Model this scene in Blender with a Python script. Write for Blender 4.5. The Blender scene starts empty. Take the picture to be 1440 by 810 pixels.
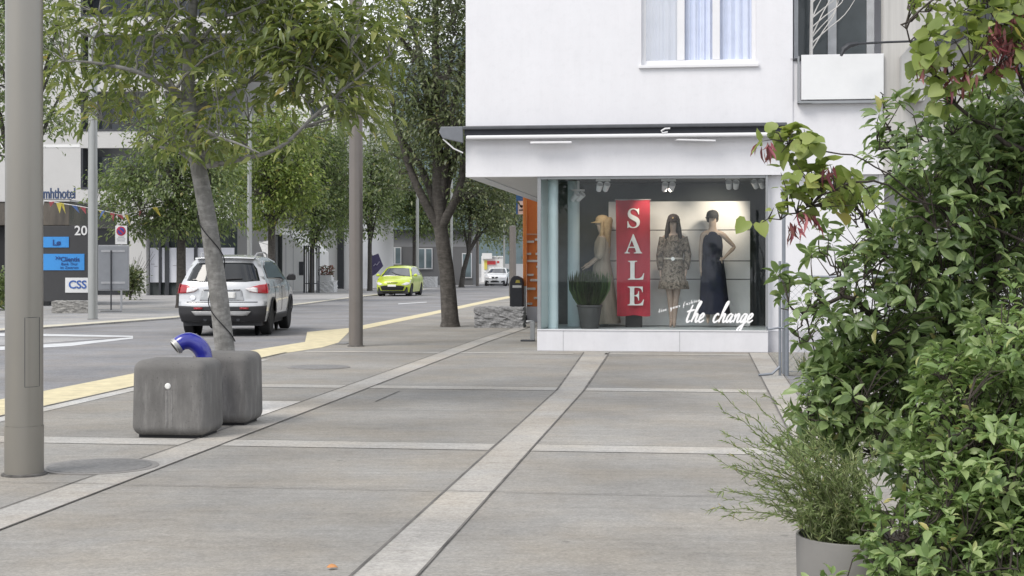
import bpy, bmesh, math, random
import numpy as np
from mathutils import Vector, Matrix, Quaternion
C = bpy.context.scene.collection
sc = bpy.context.scene
R = math.radians
F = 2080.0            # focal length in pixels of the 1440 px wide photograph
EYE = 1.5; HZ = 365.0
SL = 0.128            # the street runs slightly to the right of the view axis
SN = math.sqrt(1+SL*SL)
ROT = -math.atan(SL)

def gz(y):            # the street is level near by, then falls gently
    return -0.0055*(min(max(y, 27.0), 200.0)-27.0)
def W(px, py, d): return Vector(((px-720)/F*d, d, EYE-(py-HZ)/F*d))
def G(px, py, off=0.0):
    d = 20.0
    for _ in range(60): d = F*(EYE-gz(d)-off)/(py-HZ)
    return Vector(((px-720)/F*d, d, gz(d)+off))
def ST(s, t, z=0.0): return Vector(((s+SL*t)/SN, (t-SL*s)/SN, z))
def toST(v): return ((v.x-SL*v.y)/SN, (v.x*SL+v.y)/SN)

# ---------------------------------------------------------------- materials
def nt(name):
    m = bpy.data.materials.new(name); m.use_nodes = True
    n = m.node_tree; b = n.nodes['Principled BSDF']
    return m, n, b
def lk(n, a, b): n.links.new(a, b)
def coords(n, scale=(1,1,1), rot=(0,0,0)):
    tc = n.nodes.new('ShaderNodeTexCoord'); mp = n.nodes.new('ShaderNodeMapping')
    mp.inputs['Scale'].default_value = scale; mp.inputs['Rotation'].default_value = rot
    lk(n, tc.outputs['Object'], mp.inputs['Vector']); return mp.outputs['Vector']
def noise(n, vec, scale, detail=4, rough=.6, dist=0):
    t = n.nodes.new('ShaderNodeTexNoise'); t.inputs['Scale'].default_value = scale
    t.inputs['Detail'].default_value = detail; t.inputs['Roughness'].default_value = rough
    t.inputs['Distortion'].default_value = dist
    lk(n, vec, t.inputs['Vector']); return t.outputs['Fac']
def ramp(n, fac, stops):
    r = n.nodes.new('ShaderNodeValToRGB'); e = r.color_ramp.elements
    while len(e) < len(stops): e.new(.5)
    for k, (p, c) in enumerate(stops):
        e[k].position = p; e[k].color = (c[0], c[1], c[2], 1) if not isinstance(c, (int, float)) else (c, c, c, 1)
    lk(n, fac, r.inputs['Fac']); return r.outputs['Color']
def mixc(n, a, b, fac, mode='MIX'):
    x = n.nodes.new('ShaderNodeMix'); x.data_type = 'RGBA'; x.blend_type = mode
    for s, v in ((x.inputs[0], fac), (x.inputs[6], a), (x.inputs[7], b)):
        if hasattr(v, 'is_output'): lk(n, v, s)
        elif isinstance(v, (int, float)): s.default_value = v
        else: s.default_value = (v[0], v[1], v[2], 1)
    return x.outputs[2]
def bump(n, b, h, strength=.3, dist=.01):
    bp = n.nodes.new('ShaderNodeBump'); bp.inputs['Strength'].default_value = strength
    bp.inputs['Distance'].default_value = dist
    lk(n, h, bp.inputs['Height']); lk(n, bp.outputs['Normal'], b.inputs['Normal'])
def mul(c, k): return tuple(min(1, x*k) for x in c)
MATS = {}
def M(name, col, rough=.6, metal=0., var=.12, scale=6, bmp=0., bscale=60, spec=.5, coat=0., stretch=(1,1,1), bdist=.004, detail=4):
    if name in MATS: return MATS[name]
    m, n, b = nt(name); MATS[name] = m
    b.inputs['Roughness'].default_value = rough; b.inputs['Metallic'].default_value = metal
    b.inputs['Specular IOR Level'].default_value = spec; b.inputs['Coat Weight'].default_value = coat
    v = coords(n, stretch)
    f = noise(n, v, scale, detail)
    c = ramp(n, f, [(.28, mul(col, 1-var)), (.72, mul(col, 1+var))])
    lk(n, c, b.inputs['Base Color'])
    if bmp: bump(n, b, noise(n, v, bscale, 3), bmp, bdist)
    return m
def leafmat(name, dark, mid, light, transl=.3, rough=.36, spec=.6):
    if name in MATS: return MATS[name]
    m, n, b = nt(name); MATS[name] = m
    g = n.nodes.new('ShaderNodeNewGeometry')
    c = ramp(n, g.outputs['Random Per Island'], [(0., dark), (.5, mid), (.93, light), (.975, (light[0]*1.1, light[1]*1.02, light[2])), (1., (light[0]*1.5, light[1]*1.05, light[2]*.9))])
    lk(n, c, b.inputs['Base Color']); b.inputs['Roughness'].default_value = rough
    b.inputs['Specular IOR Level'].default_value = spec
    t = n.nodes.new('ShaderNodeBsdfTranslucent')
    tc = mixc(n, c, (.35, .5, .05), .25); lk(n, tc, t.inputs['Color'])
    x = n.nodes.new('ShaderNodeMixShader'); x.inputs[0].default_value = transl
    lk(n, b.outputs[0], x.inputs[1]); lk(n, t.outputs[0], x.inputs[2])
    lk(n, x.outputs[0], n.nodes['Material Output'].inputs['Surface'])
    return m
def glassmat(name, tint=(.9, .95, .95), ior=1.4, rough=.01, maxr=None):
    m, n, b = nt(name); n.nodes.remove(b); MATS[name] = m
    f = n.nodes.new('ShaderNodeFresnel')
    ge = n.nodes.new('ShaderNodeNewGeometry'); mm = n.nodes.new('ShaderNodeMix'); mm.data_type = 'FLOAT'   # thin pane: the same from both sides
    lk(n, ge.outputs['Backfacing'], mm.inputs[0]); mm.inputs[2].default_value = ior; mm.inputs[3].default_value = 1/ior; lk(n, mm.outputs[0], f.inputs['IOR'])
    t = n.nodes.new('ShaderNodeBsdfTransparent'); t.inputs['Color'].default_value = (*tint, 1)
    g = n.nodes.new('ShaderNodeBsdfGlossy'); g.inputs['Roughness'].default_value = rough
    x = n.nodes.new('ShaderNodeMixShader')
    lk(n, f.outputs[0], x.inputs[0]); lk(n, t.outputs[0], x.inputs[1]); lk(n, g.outputs[0], x.inputs[2])
    lk(n, x.outputs[0], n.nodes['Material Output'].inputs['Surface']); return m
def barkmat(name, a, b_, sc_=14):
    m, n, b = nt(name); MATS[name] = m
    v = coords(n, (1, 1, .3)); f = noise(n, v, sc_, 6, .7, .5)
    v2 = coords(n, (1, 1, 2.2)); f2 = noise(n, v2, 9, 3)
    c = mixc(n, ramp(n, f, [(.3, a), (.7, b_)]), ramp(n, f2, [(.45, mul(a, .8)), (.62, mul(b_, 1.15))]), .35)
    lk(n, c, b.inputs['Base Color']); b.inputs['Roughness'].default_value = .9
    bump(n, b, f, .6, .02); return m

# ---------------------------------------------------------------- mesh builder
class MB:
    def __init__(s): s.v = []; s.f = []
    def add(s, vs, fs):
        o = len(s.v); s.v += [tuple(v) for v in vs]; s.f += [tuple(i+o for i in f) for f in fs]; return s
    def box(s, x0, x1, y0, y1, z0, z1, mtx=None):
        vs = [Vector(p) for p in ((x0,y0,z0),(x1,y0,z0),(x1,y1,z0),(x0,y1,z0),(x0,y0,z1),(x1,y0,z1),(x1,y1,z1),(x0,y1,z1))]
        if mtx: vs = [mtx @ v for v in vs]
        return s.add(vs, [(0,3,2,1),(4,5,6,7),(0,1,5,4),(1,2,6,5),(2,3,7,6),(3,0,4,7)])
    def prism(s, poly, z0, z1):           # poly: (x,y) counter clockwise
        n = len(poly)
        vs = [(p[0], p[1], z0) for p in poly]+[(p[0], p[1], z1) for p in poly]
        return s.add(vs, [tuple(range(n-1, -1, -1)), tuple(range(n, 2*n))]+[(i, (i+1) % n, n+(i+1) % n, n+i) for i in range(n)])
    def slab(s, poly, y0, y1):            # poly in (x,z), thickness along y
        n = len(poly)
        vs = [(p[0], y0, p[1]) for p in poly]+[(p[0], y1, p[1]) for p in poly]
        return s.add(vs, [tuple(range(n)), tuple(range(2*n-1, n-1, -1))]+[((i+1) % n, i, n+i, n+(i+1) % n) for i in range(n)])
    def tube(s, pts, rad, n=8, cap=True):
        pts = [Vector(p) for p in pts]
        if not hasattr(rad, '__len__'): rad = [rad]*len(pts)
        vs = []; up = None
        for i, p in enumerate(pts):
            a = pts[max(i-1, 0)]; b = pts[min(i+1, len(pts)-1)]
            t = (b-a); t = t.normalized() if t.length > 1e-9 else Vector((0,0,1))
            if up is None:
                up = Vector((1,0,0)) if abs(t.x) < .8 else Vector((0,1,0))
            x = (up-t*up.dot(t)); x = x.normalized() if x.length > 1e-6 else t.orthogonal().normalized()
            up = x; y = t.cross(x)
            for k in range(n):
                a_ = 2*math.pi*k/n
                vs.append(p+(x*math.cos(a_)+y*math.sin(a_))*rad[i])
        fs = []
        for i in range(len(pts)-1):
            for k in range(n):
                fs.append((i*n+k, i*n+(k+1) % n, (i+1)*n+(k+1) % n, (i+1)*n+k))
        if cap:
            fs.append(tuple(range(n-1, -1, -1))); fs.append(tuple(range((len(pts)-1)*n, len(pts)*n)))
        return s.add(vs, fs)
    def lathe(s, prof, n=24, c=(0,0,0), axis='z'):
        vs = []
        for r, z in prof:
            for k in range(n):
                a = 2*math.pi*k/n
                x, y = r*math.cos(a), r*math.sin(a)
                if axis == 'z': v = (c[0]+x, c[1]+y, c[2]+z)
                elif axis == 'x': v = (c[0]+z, c[1]+x, c[2]+y)
                else: v = (c[0]+x, c[1]-z, c[2]+y)
                vs.append(v)
        fs = [(i*n+k, i*n+(k+1) % n, (i+1)*n+(k+1) % n, (i+1)*n+k) for i in range(len(prof)-1) for k in range(n)]
        fs += [tuple(range(n-1, -1, -1)), tuple(range((len(prof)-1)*n, len(prof)*n))]
        return s.add(vs, fs)
    def loft(s, rings, cap=True):
        n = len(rings[0]); vs = [v for r in rings for v in r]
        fs = [(i*n+k, i*n+(k+1) % n, (i+1)*n+(k+1) % n, (i+1)*n+k) for i in range(len(rings)-1) for k in range(n)]
        if cap: fs += [tuple(range(n-1, -1, -1)), tuple(range((len(rings)-1)*n, len(rings)*n))]
        return s.add(vs, fs)
    def build(s, name, mat, parent=None, smooth=False, bevel=0, seg=2, loc=None, rotz=None, sharp=35):
        me = bpy.data.meshes.new(name); me.from_pydata(s.v, [], s.f); me.validate(); me.update()
        return link(name, me, mat, parent, smooth, bevel, seg, loc, rotz, sharp)
def link(name, me, mat, parent=None, smooth=False, bevel=0, seg=2, loc=None, rotz=None, sharp=35):
    o = bpy.data.objects.new(name, me); C.objects.link(o)
    for m in (mat if isinstance(mat, (list, tuple)) else [mat]): me.materials.append(m)
    if parent: o.parent = parent
    if loc is not None: o.location = loc
    if rotz is not None: o.rotation_euler = (0, 0, rotz)
    if smooth:
        me.polygons.foreach_set('use_smooth', [True]*len(me.polygons)); me.set_sharp_from_angle(angle=R(sharp))
    if bevel:
        bv = o.modifiers.new('Bevel', 'BEVEL'); bv.width = bevel; bv.segments = seg; bv.limit_method = 'ANGLE'; bv.angle_limit = R(40)
    return o
def tag(o, label=None, cat=None, group=None, kind=None):
    for k, v in (('label', label), ('category', cat), ('group', group), ('kind', kind)):
        if v: o[k] = v
    return o
def thing(name, label, cat, loc=(0,0,0), rotz=0., group=None):
    o = bpy.data.objects.new(name, None); C.objects.link(o); o.empty_display_size = .2
    o.location = loc; o.rotation_euler = (0, 0, rotz)
    return tag(o, label, cat, group)
def copy_tree(o, parent=None):
    c = o.copy(); C.objects.link(c)
    if parent: c.parent = parent
    for ch in list(o.children): copy_tree(ch, c)
    return c
def sheet(name, poly, off, mat, thick=0., kind='structure', cuts=(27., 200.)):
    bm = bmesh.new(); f = bm.faces.new([bm.verts.new((p[0], p[1], 0)) for p in poly])
    if f.calc_area() and f.normal.z < 0: pass
    for c in cuts:
        bmesh.ops.bisect_plane(bm, geom=bm.verts[:]+bm.edges[:]+bm.faces[:], plane_co=(0, c, 0), plane_no=(0, 1, 0))
    bmesh.ops.triangulate(bm, faces=bm.faces[:])
    bmesh.ops.recalc_face_normals(bm, faces=bm.faces[:])
    bm.normal_update()
    if bm.faces and sum(f.normal.z for f in bm.faces) < 0: bmesh.ops.reverse_faces(bm, faces=bm.faces[:])
    for v in bm.verts: v.co.z = gz(v.co.y)+off
    if thick:
        ed = [e for e in bm.edges if e.is_boundary]
        r = bmesh.ops.extrude_edge_only(bm, edges=ed)
        for v in r['geom']:
            if isinstance(v, bmesh.types.BMVert): v.co.z -= thick
    me = bpy.data.meshes.new(name); bm.to_mesh(me); bm.free()
    o = link(name, me, mat); 
    if kind: o['kind'] = kind
    return o
def strip(name, s0, s1, t0, t1, off, mat, **k):
    return sheet(name, [ST(s0,t0), ST(s1,t0), ST(s1,t1), ST(s0,t1)], off, mat, **k)
def text(name, body, size, mat, parent=None, loc=(0,0,0), rot=(R(90),0,0), depth=.004, align='CENTER', sx=1., bold=0.):
    cu = bpy.data.curves.new(name, 'FONT'); cu.body = body; cu.size = size; cu.extrude = depth; cu.offset = bold
    cu.align_x = align; cu.resolution_u = 3
    o = bpy.data.objects.new(name, cu); C.objects.link(o)
    bpy.context.view_layer.update()
    me = bpy.data.meshes.new_from_object(o.evaluated_get(bpy.context.evaluated_depsgraph_get()))
    bpy.data.objects.remove(o); me.materials.clear()
    r = link(name, me, mat, parent); r.location = loc; r.rotation_euler = rot; r.scale = (sx, 1, 1)
    return r

# ---------------------------------------------------------------- leaves
def unit(a): return a/np.maximum(np.linalg.norm(a, axis=1, keepdims=True), 1e-9)
TM = {
 'diamond': (np.array([(0,0,0),(-.5,.42,.1),(.5,.42,.1),(0,1,-.08)]), [(0,2,3),(0,3,1)]),
 'oval': (np.array([(0,0,0),(-.36,.2,.07),(-.5,.48,.1),(-.33,.78,.02),(0,1,-.16),(.33,.78,.02),(.5,.48,.1),(.36,.2,.07),(0,.22,0),(0,.5,0),(0,.78,-.06)]),
          [(0,8,1),(1,8,9,2),(2,9,10,3),(3,10,4),(0,7,8),(8,7,6,9),(9,6,5,10),(10,5,4)]),
 'lance': (np.array([(0,0,0),(-.5,.3,.05),(-.42,.6,.03),(0,1,-.18),(.42,.6,.03),(.5,.3,.05),(0,.32,0),(0,.62,-.04)]),
          [(0,6,1),(1,6,7,2),(2,7,3),(0,5,6),(6,5,4,7),(7,4,3)]),
 'heart': (np.array([(0,.12,0),(-.22,0,.03),(-.46,.12,.08),(-.5,.4,.1),(-.3,.75,.05),(0,1,-.1),(.3,.75,.05),(.5,.4,.1),(.46,.12,.08),(.22,0,.03),(0,.5,0)]),
          [(0,10,2,1),(2,10,4,3),(4,10,5),(5,10,6),(6,10,8,7),(8,10,0,9)]),
}
def leaf_mesh(name, P, D, N, L, Wd, tm, mat, parent=None):
    tv, tf = TM[tm]; n = len(P); k = len(tv)
    D = unit(D); X = unit(np.cross(D, N)); Z = np.cross(X, D)
    V = (P[:, None, :] + tv[None, :, 0:1]*Wd[:, None, None]*X[:, None, :] + tv[None, :, 1:2]*L[:, None, None]*D[:, None, :]
         + tv[None, :, 2:3]*L[:, None, None]*Z[:, None, :]).reshape(-1, 3)
    loops = np.concatenate([np.array(f) for f in tf]); sizes = np.array([len(f) for f in tf])
    LI = (loops[None, :]+np.arange(n)[:, None]*k).reshape(-1).astype(np.int32)
    tot = np.tile(sizes, n); start = np.concatenate([[0], np.cumsum(tot)[:-1]]).astype(np.int32)
    me = bpy.data.meshes.new(name); me.vertices.add(len(V)); me.vertices.foreach_set('co', V.astype(np.float32).ravel())
    me.loops.add(len(LI)); me.loops.foreach_set('vertex_index', LI)
    me.polygons.add(len(tot)); me.polygons.foreach_set('loop_start', start); me.polygons.foreach_set('loop_total', tot.astype(np.int32))
    me.polygons.foreach_set('use_smooth', np.ones(len(tot), dtype=bool))
    me.update(calc_edges=True)
    return link(name, me, mat, parent)
def ell_points(rng, ells, n, shell=.35, gap=0., wexp=1.):
    # random points in a union of ellipsoids, thinned by a lumpy field so that the crown has gaps
    vol = np.array([e[3]*e[4]*e[5] for e in ells])**wexp; vol = vol/vol.sum(); out = []
    ph = rng.uniform(0, 6.28, (4, 3)); fr = rng.uniform(1.4, 3.2, (4, 3))
    while len(out) < n:
        e = ells[rng.choice(len(ells), p=vol)]
        d = rng.normal(size=3); d /= np.linalg.norm(d); r = rng.uniform(0, 1)**shell
        p = np.array([e[0]+d[0]*r*e[3], e[1]+d[1]*r*e[4], e[2]+d[2]*r*e[5]])
        g = sum(np.sin(fr[i, 0]*p[0]+ph[i, 0])*np.sin(fr[i, 1]*p[1]+ph[i, 1])*np.sin(fr[i, 2]*p[2]+ph[i, 2]) for i in range(4))
        if g < gap*rng.uniform(.3, 1)-.35*1: 
            if gap and rng.uniform() < .8: continue
        out.append(p)
    return np.array(out)
def twigs_to(mb, nodes, pts, rng, r0=.012, sides=4, droop=.1):
    # a thin curved twig from the nearest limb node to each leaf cluster
    nd = np.array([n[:3] for n in nodes]); ends = []
    for p in pts:
        d = np.linalg.norm(nd-p, axis=1) + np.maximum(0, nd[:, 2]-p[2]+.1)*1.2
        a = nd[int(np.argmin(d))]; m = (a+p)/2+rng.normal(size=3)*.06*np.linalg.norm(p-a); m[2] += droop*np.linalg.norm(p-a)
        mb.tube([a, m, p], [r0, r0*.65, r0*.3], sides, cap=False); v = p-m; ends.append(v/max(np.linalg.norm(v), 1e-6))
    return np.array(ends)
def cluster_leaves(rng, pts, ends, per, rad, L, Wd, droop=.5, flat=.6, upn=1.0):
    n = len(pts)*per; P = np.repeat(pts, per, axis=0); E = np.repeat(ends, per, axis=0)
    off = rng.normal(size=(n, 3))*rad; off[:, 2] *= flat; P = P+off
    D = unit(unit(off)*.8+E*.7+rng.normal(size=(n, 3))*.45); D[:, 2] -= droop; D = unit(D)
    N = rng.normal(size=(n, 3))*.55; N[:, 2] += upn
    l = L*rng.uniform(.5, 1.25, n); return P, D, N, l, l*(Wd/L)*rng.uniform(.8, 1.2, n)
def make_tree(name, label, cat, base, trunk, limbs, ells, ncl, per, rad, L, Wd, tm, lm, bm_, seed, group=None, gap=.6, droop=.5, shell=.4, twr=.012, cap_mb=None):
    """base world point; trunk / limbs: lists of (x,y,z,r) relative to base; ells relative to base"""
    rng = np.random.default_rng(seed); root = thing(name, label, cat, base, 0, group)
    mb = MB(); mb.tube([p[:3] for p in trunk], [p[3] for p in trunk], 12)
    nodes = [p for p in trunk if p[2] > .55*trunk[-1][2]]
    for l in limbs:
        q = smooth_path(l, 4, rng); mb.tube([p[:3] for p in q], [p[3] for p in q], 7); nodes += q[2:]
    # secondary branches
    sec = ell_points(rng, ells, max(14, ncl//14), .6)
    nd = np.array([n[:3] for n in nodes])
    extra = []
    for p in sec:
        d = np.linalg.norm(nd-p, axis=1)+np.maximum(0, nd[:, 2]-p[2]+.2)*1.5
        i = int(np.argmin(d)); a = nodes[i]; ln = np.linalg.norm(np.array(a[:3])-p)
        r = min(a[3]*.6, .012+.012*ln); m = (np.array(a[:3])+p)/2; m[2] += .08*ln
        q = smooth_path([(*a[:3], r), (*m, r*.7), (*p, r*.3)], 4, rng, .04*ln)
        mb.tube([x[:3] for x in q], [x[3] for x in q], 5); extra += q[2:]
    nodes = nodes+extra
    pts = ell_points(rng, ells, ncl, shell, gap)
    ends = twigs_to(mb, nodes, pts, rng, twr)
    mb.build('trunk', bm_, root, smooth=True, sharp=80)
    P, D, N, l, w = cluster_leaves(rng, pts, ends, per, rad, L, Wd, droop)
    leaf_mesh('crown', P, D, N, l, w, tm, lm, root)
    return root
def smooth_path(pts, sub, rng=None, jit=0.):
    p = np.array(pts, dtype=float); out = []
    for i in range(len(p)-1):
        a, b, c, d = p[max(i-1, 0)], p[i], p[i+1], p[min(i+2, len(p)-1)]
        for k in range(sub):
            t = k/sub
            q = .5*((2*b)+(-a+c)*t+(2*a-5*b+4*c-d)*t*t+(-a+3*b-3*c+d)*t**3)
            if jit and k: q[:3] += rng.normal(size=3)*jit*.5
            out.append(tuple(q))
    out.append(tuple(p[-1])); return out
# ================================================================ camera, light, sky
cam = bpy.data.cameras.new('Camera'); co = bpy.data.objects.new('Camera', cam); C.objects.link(co); sc.camera = co
co.location = (0, 0, EYE); co.rotation_euler = (R(90), 0, 0)
cam.sensor_width = 36; cam.lens = 36*F/1440; cam.shift_y = -(405-HZ)/1440; cam.clip_end = 8000; cam.clip_start = .05
sun_el, sun_az = 50, 228       # overcast light, brightest high up behind the camera's left shoulder
w = bpy.data.worlds.new('World'); sc.world = w; w.use_nodes = True; n = w.node_tree
bg = n.nodes['Background']; sky = n.nodes.new('ShaderNodeTexSky'); sky.sky_type = 'NISHITA'; sky.sun_disc = False
sky.sun_elevation = R(sun_el); sky.sun_rotation = R(sun_az); sky.altitude = 400; sky.dust_density = 2.
tc = n.nodes.new('ShaderNodeTexCoord'); mp = n.nodes.new('ShaderNodeMapping'); mp.inputs['Scale'].default_value = (1, 1, 2.2)
lk(n, tc.outputs['Generated'], mp.inputs['Vector'])
cl = noise(n, mp.outputs['Vector'], 4.5, 10, .62, .5)
cov = ramp(n, cl, [(.36, 0.), (.5, 1.)])
cc = ramp(n, noise(n, mp.outputs['Vector'], 5, 5), [(.3, (7.2, 7.5, 8.1)), (.7, (10.5, 10.6, 10.9))])
lk(n, mixc(n, sky.outputs[0], cc, cov), bg.inputs['Color']); bg.inputs['Strength'].default_value = .084
sl = bpy.data.lights.new('Sun', 'SUN'); so = bpy.data.objects.new('Sun', sl); C.objects.link(so)
sl.energy = 1.5; sl.angle = R(28); sl.color = (1, .95, .88)
az, el = R(sun_az), R(sun_el)
sd = Vector((math.sin(az)*math.cos(el), math.cos(az)*math.cos(el), math.sin(el)))
so.rotation_euler = sd.to_track_quat('Z', 'Y').to_euler(); so.location = (0, -5, 20)
sc.view_settings.view_transform = 'Standard'; sc.view_settings.look = 'None'; sc.view_settings.gamma = 1
sc.view_settings.exposure = .74
sc.cycles.use_denoising = True; sc.cycles.max_bounces = 8; sc.cycles.transparent_max_bounces = 16

# ================================================================ ground materials
def paving(name, base, streak=.16, rot=-ROT):
    m, n, b = nt(name); MATS[name] = m
    v = coords(n, (1, 1, 1), (0, 0, rot))
    vs = coords(n, (.35, 5, 1), (0, 0, rot))
    big = ramp(n, noise(n, v, .55, 4, .55), [(.3, .8), (.7, 1.17)])
    st = ramp(n, noise(n, vs, 2.4, 6, .72), [(.3, 1-streak*1.15), (.7, 1+streak)])
    fine = ramp(n, noise(n, v, 42, 6, .8), [(.3, .70), (.7, 1.28)])
    va = n.nodes.new('ShaderNodeVectorMath'); va.operation = 'ADD'; va.inputs[1].default_value = (1.48, -11.7, 0); lk(n, v, va.inputs[0])
    vd = n.nodes.new('ShaderNodeVectorMath'); vd.operation = 'DIVIDE'; vd.inputs[1].default_value = (2.51, 5.4, 1); lk(n, va.outputs[0], vd.inputs[0])
    vf = n.nodes.new('ShaderNodeVectorMath'); vf.operation = 'FLOOR'; lk(n, vd.outputs[0], vf.inputs[0])
    wn = n.nodes.new('ShaderNodeTexWhiteNoise'); wn.noise_dimensions = '2D'; lk(n, vf.outputs[0], wn.inputs['Vector'])
    tone = ramp(n, wn.outputs['Value'], [(0., .94), (1., 1.06)])
    vo = n.nodes.new('ShaderNodeTexVoronoi'); vo.inputs['Scale'].default_value = 1.9; vo.inputs['Randomness'].default_value = 1; lk(n, v, vo.inputs['Vector'])
    gum = ramp(n, vo.outputs['Distance'], [(.035, .72), (.055, 1.)])
    mott = ramp(n, noise(n, v, 9, 9, .82, .3), [(.34, .85), (.5, 1.), (.66, 1.13)])
    warm = ramp(n, noise(n, v, .9, 4), [(.4, mul(base, 1.)), (.66, (base[0]*1.05, base[1]*1., base[2]*.93))])
    sp = ramp(n, noise(n, coords(n, (.45,1.5,1), (0,0,rot)), 4.5, 6, .8), [(.30, .76), (.42, 1.), (.60, 1.), (.72, 1.22)])
    c = warm
    for k in (big, st, fine, sp, gum, mott)+((tone,) if 'brushed' in name else ()): c = mixc(n, c, k, 1., 'MULTIPLY')
    lk(n, c, b.inputs['Base Color']); b.inputs['Roughness'].default_value = .85; b.inputs['Specular IOR Level'].default_value = .25
    bump(n, b, noise(n, v, 70, 4, .7), .25, .004); return m
pave_m = paving('brushed_concrete', (.264, .256, .241), .085)
band_m = paving('exposed_aggregate', (.36, .348, .328), .07)
band2_m = paving('pale_cross_band', (.375, .366, .348), .07)
slab_m = paving('pale_slab', (.56, .56, .56), .05)
road_m = paving('worn_asphalt', (.225, .226, .236), .1)
farp_m = paving('far_concrete', (.33, .33, .335), .08)
yel_m = M('yellow_road_paint', (.585, .515, .33), .7, var=.2, scale=5, detail=8)
white_p = M('white_road_paint', (.55, .56, .57), .75, var=.18, scale=3, detail=8)
crack_m = M('joint_dirt', (.125,.118,.11), .95, var=.6, scale=2.5, detail=8)
kerb_m = paving('kerb_granite', (.46, .46, .45), .05)
iron_m = M('cast_iron', (.20, .195, .19), .6, .3, var=.25, scale=30, bmp=.6, bscale=90)

# ================================================================ ground, road, pavement
big = 3000
sheet('ground', [(-big,-60),(big,-60),(big,big),(-big,big)], -.16, M('ground_asphalt', (.2,.2,.2), .9, var=.2, scale=.3))
near_up = [ST(-7.45,-20), ST(-7.45,14), G(180,527), G(360,492), G(429,481), G(432,467), G(490,461.5), G(600,440), G(700,419), G(735,413), ST(-9.6,130), ST(-9.4,200)]
near_lo = [ST(-6.68,-20), ST(-6.68,14), G(180,545), G(400,497), G(452,489), G(476,482), G(490,467.5), G(600,444.5), G(700,422.5), G(735,416)]
far_edge = [ST(-15,-20), ST(-15,29), G(0,465), G(245,447), G(415,429), G(500,418), G(600,407), G(676,401), ST(-16.0,130), ST(-15.8,200)]
sheet('road', [p for p in near_up]+[p for p in reversed(far_edge)], -.035, road_m)
right_out = [ST(40,200), ST(40,-20)]
sheet('pavement', [p for p in near_up]+right_out, 0., pave_m, thick=.12)
sheet('far_pavement', [p for p in far_edge]+[ST(-120,200), ST(-120,-20)], .0, farp_m, thick=.12)
yn = [near_up[k] for k in range(0, 10)]
sheet('yellow_kerb_line', yn+list(reversed(near_lo)), .004, yel_m)
# kerb stones between yellow paint and slabs
strip('kerb_joint', -6.655, -6.615, -20, 23.2, .008, crack_m)
strip('kerb_stones', -6.61, -6.42, -20, 21.5, .004, kerb_m)
# far kerb line, pale
fe = far_edge[1:7]
sheet('pale_kerb_line', [p for p in fe]+[p+Vector((-.2, 1.9, 0)) for p in reversed(fe)], .005, M('cream_road_paint', (.52,.49,.40), .8, var=.2, scale=4))
# longitudinal and cross bands of the paving grid
TB = [(-4.17, -3.85), (-1.64, -1.33), (.76, 1.06)]
CB = [(5.95, 6.3), (11.5, 11.9), (16.85, 17.25), (23.35, 23.62)]
for i, (a, b) in enumerate(TB):
    hi = (40, 16.84, 24.0)[i]
    strip('paving_band', a, b, -6, hi, .004, band_m)
    for e, wd in ((a, .013), (b, .010)): strip('paving_joint', e-wd, e+.004, -6, hi, .007, crack_m)
segs = [(-6.4, -4.19), (-3.84, -1.66), (-1.32, .74)]
for t0, t1 in CB:
    for a, b in (segs if t0 < 20 else [(-6.4, -4.19), (-3.84, -2.02), (-1.52, .74)]):
        strip('cross_band', a, b, t0, t1, .004, band2_m)
        strip('paving_joint', a, b, t1, t1+.012, .006, crack_m)
kk = [ST(-1.64,16.84), ST(-1.33,16.84), G(857,496), G(821,496)]
sheet('paving_band', kk, .004, band_m)
for a, b in ((0,3),(1,2)): sheet('paving_joint', [kk[a]+Vector((-.012,0,0)), kk[a]+Vector((.01,0,0)), kk[b]+Vector((.01,0,0)), kk[b]+Vector((-.012,0,0))], .007, crack_m)
strip('cross_band', 1.07, 6.5, 16.85, 17.25, .004, band2_m)
for a, b, t0, wd in ((-9, .74, 9.42, .009), (-3.84, -1.66, 14.4, .008), (-1.32, .74, 14.5, .008), (-3.84, -1.66, 20.3, .012), (-1.32, .74, 20.2, .012)):
    strip('paving_joint', a if a > -9 else -6.4, b, t0, t0+wd, .0085, crack_m)
strip('paving_joint', -3.42, -3.40, 15.3, 16.55, .004, crack_m)
strip('paving_joint', -5.66, -5.64, 14.6, 16.6, .004, crack_m)
strip('pale_slab', -5.35, -4.19, 13.5, 15.2, .004, slab_m)
strip('asphalt_patch', 1.08, 30, 16.0, 16.83, .004, road_m)
strip('asphalt_patch', 1.08, 30, 17.27, 19.3, .004, road_m)
strip('gravel_bed', 1.1, 9, 19.34, 23.9, .006, M('gravel', (.27,.26,.23), .95, var=.5, scale=26, bmp=1, bscale=40, bdist=.02))
# refuge markings on the road
def road_poly(name, pp, off=-.03, m=white_p): sheet(name, [G(x, y, -.035) for x, y in pp], off, m)
road_poly('road_marking', [(-60,491),(-60,496),(100,487),(187,476.5),(187,474.5),(90,483)])
road_poly('road_marking', [(-60,468),(-60,473),(60,473),(187,474.3),(187,472.5),(70,470)])
road_poly('refuge_island', [(-60,474),(-60,489.5),(70,482),(165,475.5),(80,474)], -.031, farp_m)
road_poly('road_marking', [(560,427),(600,424.6),(600,425.4),(560,428)])
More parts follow.
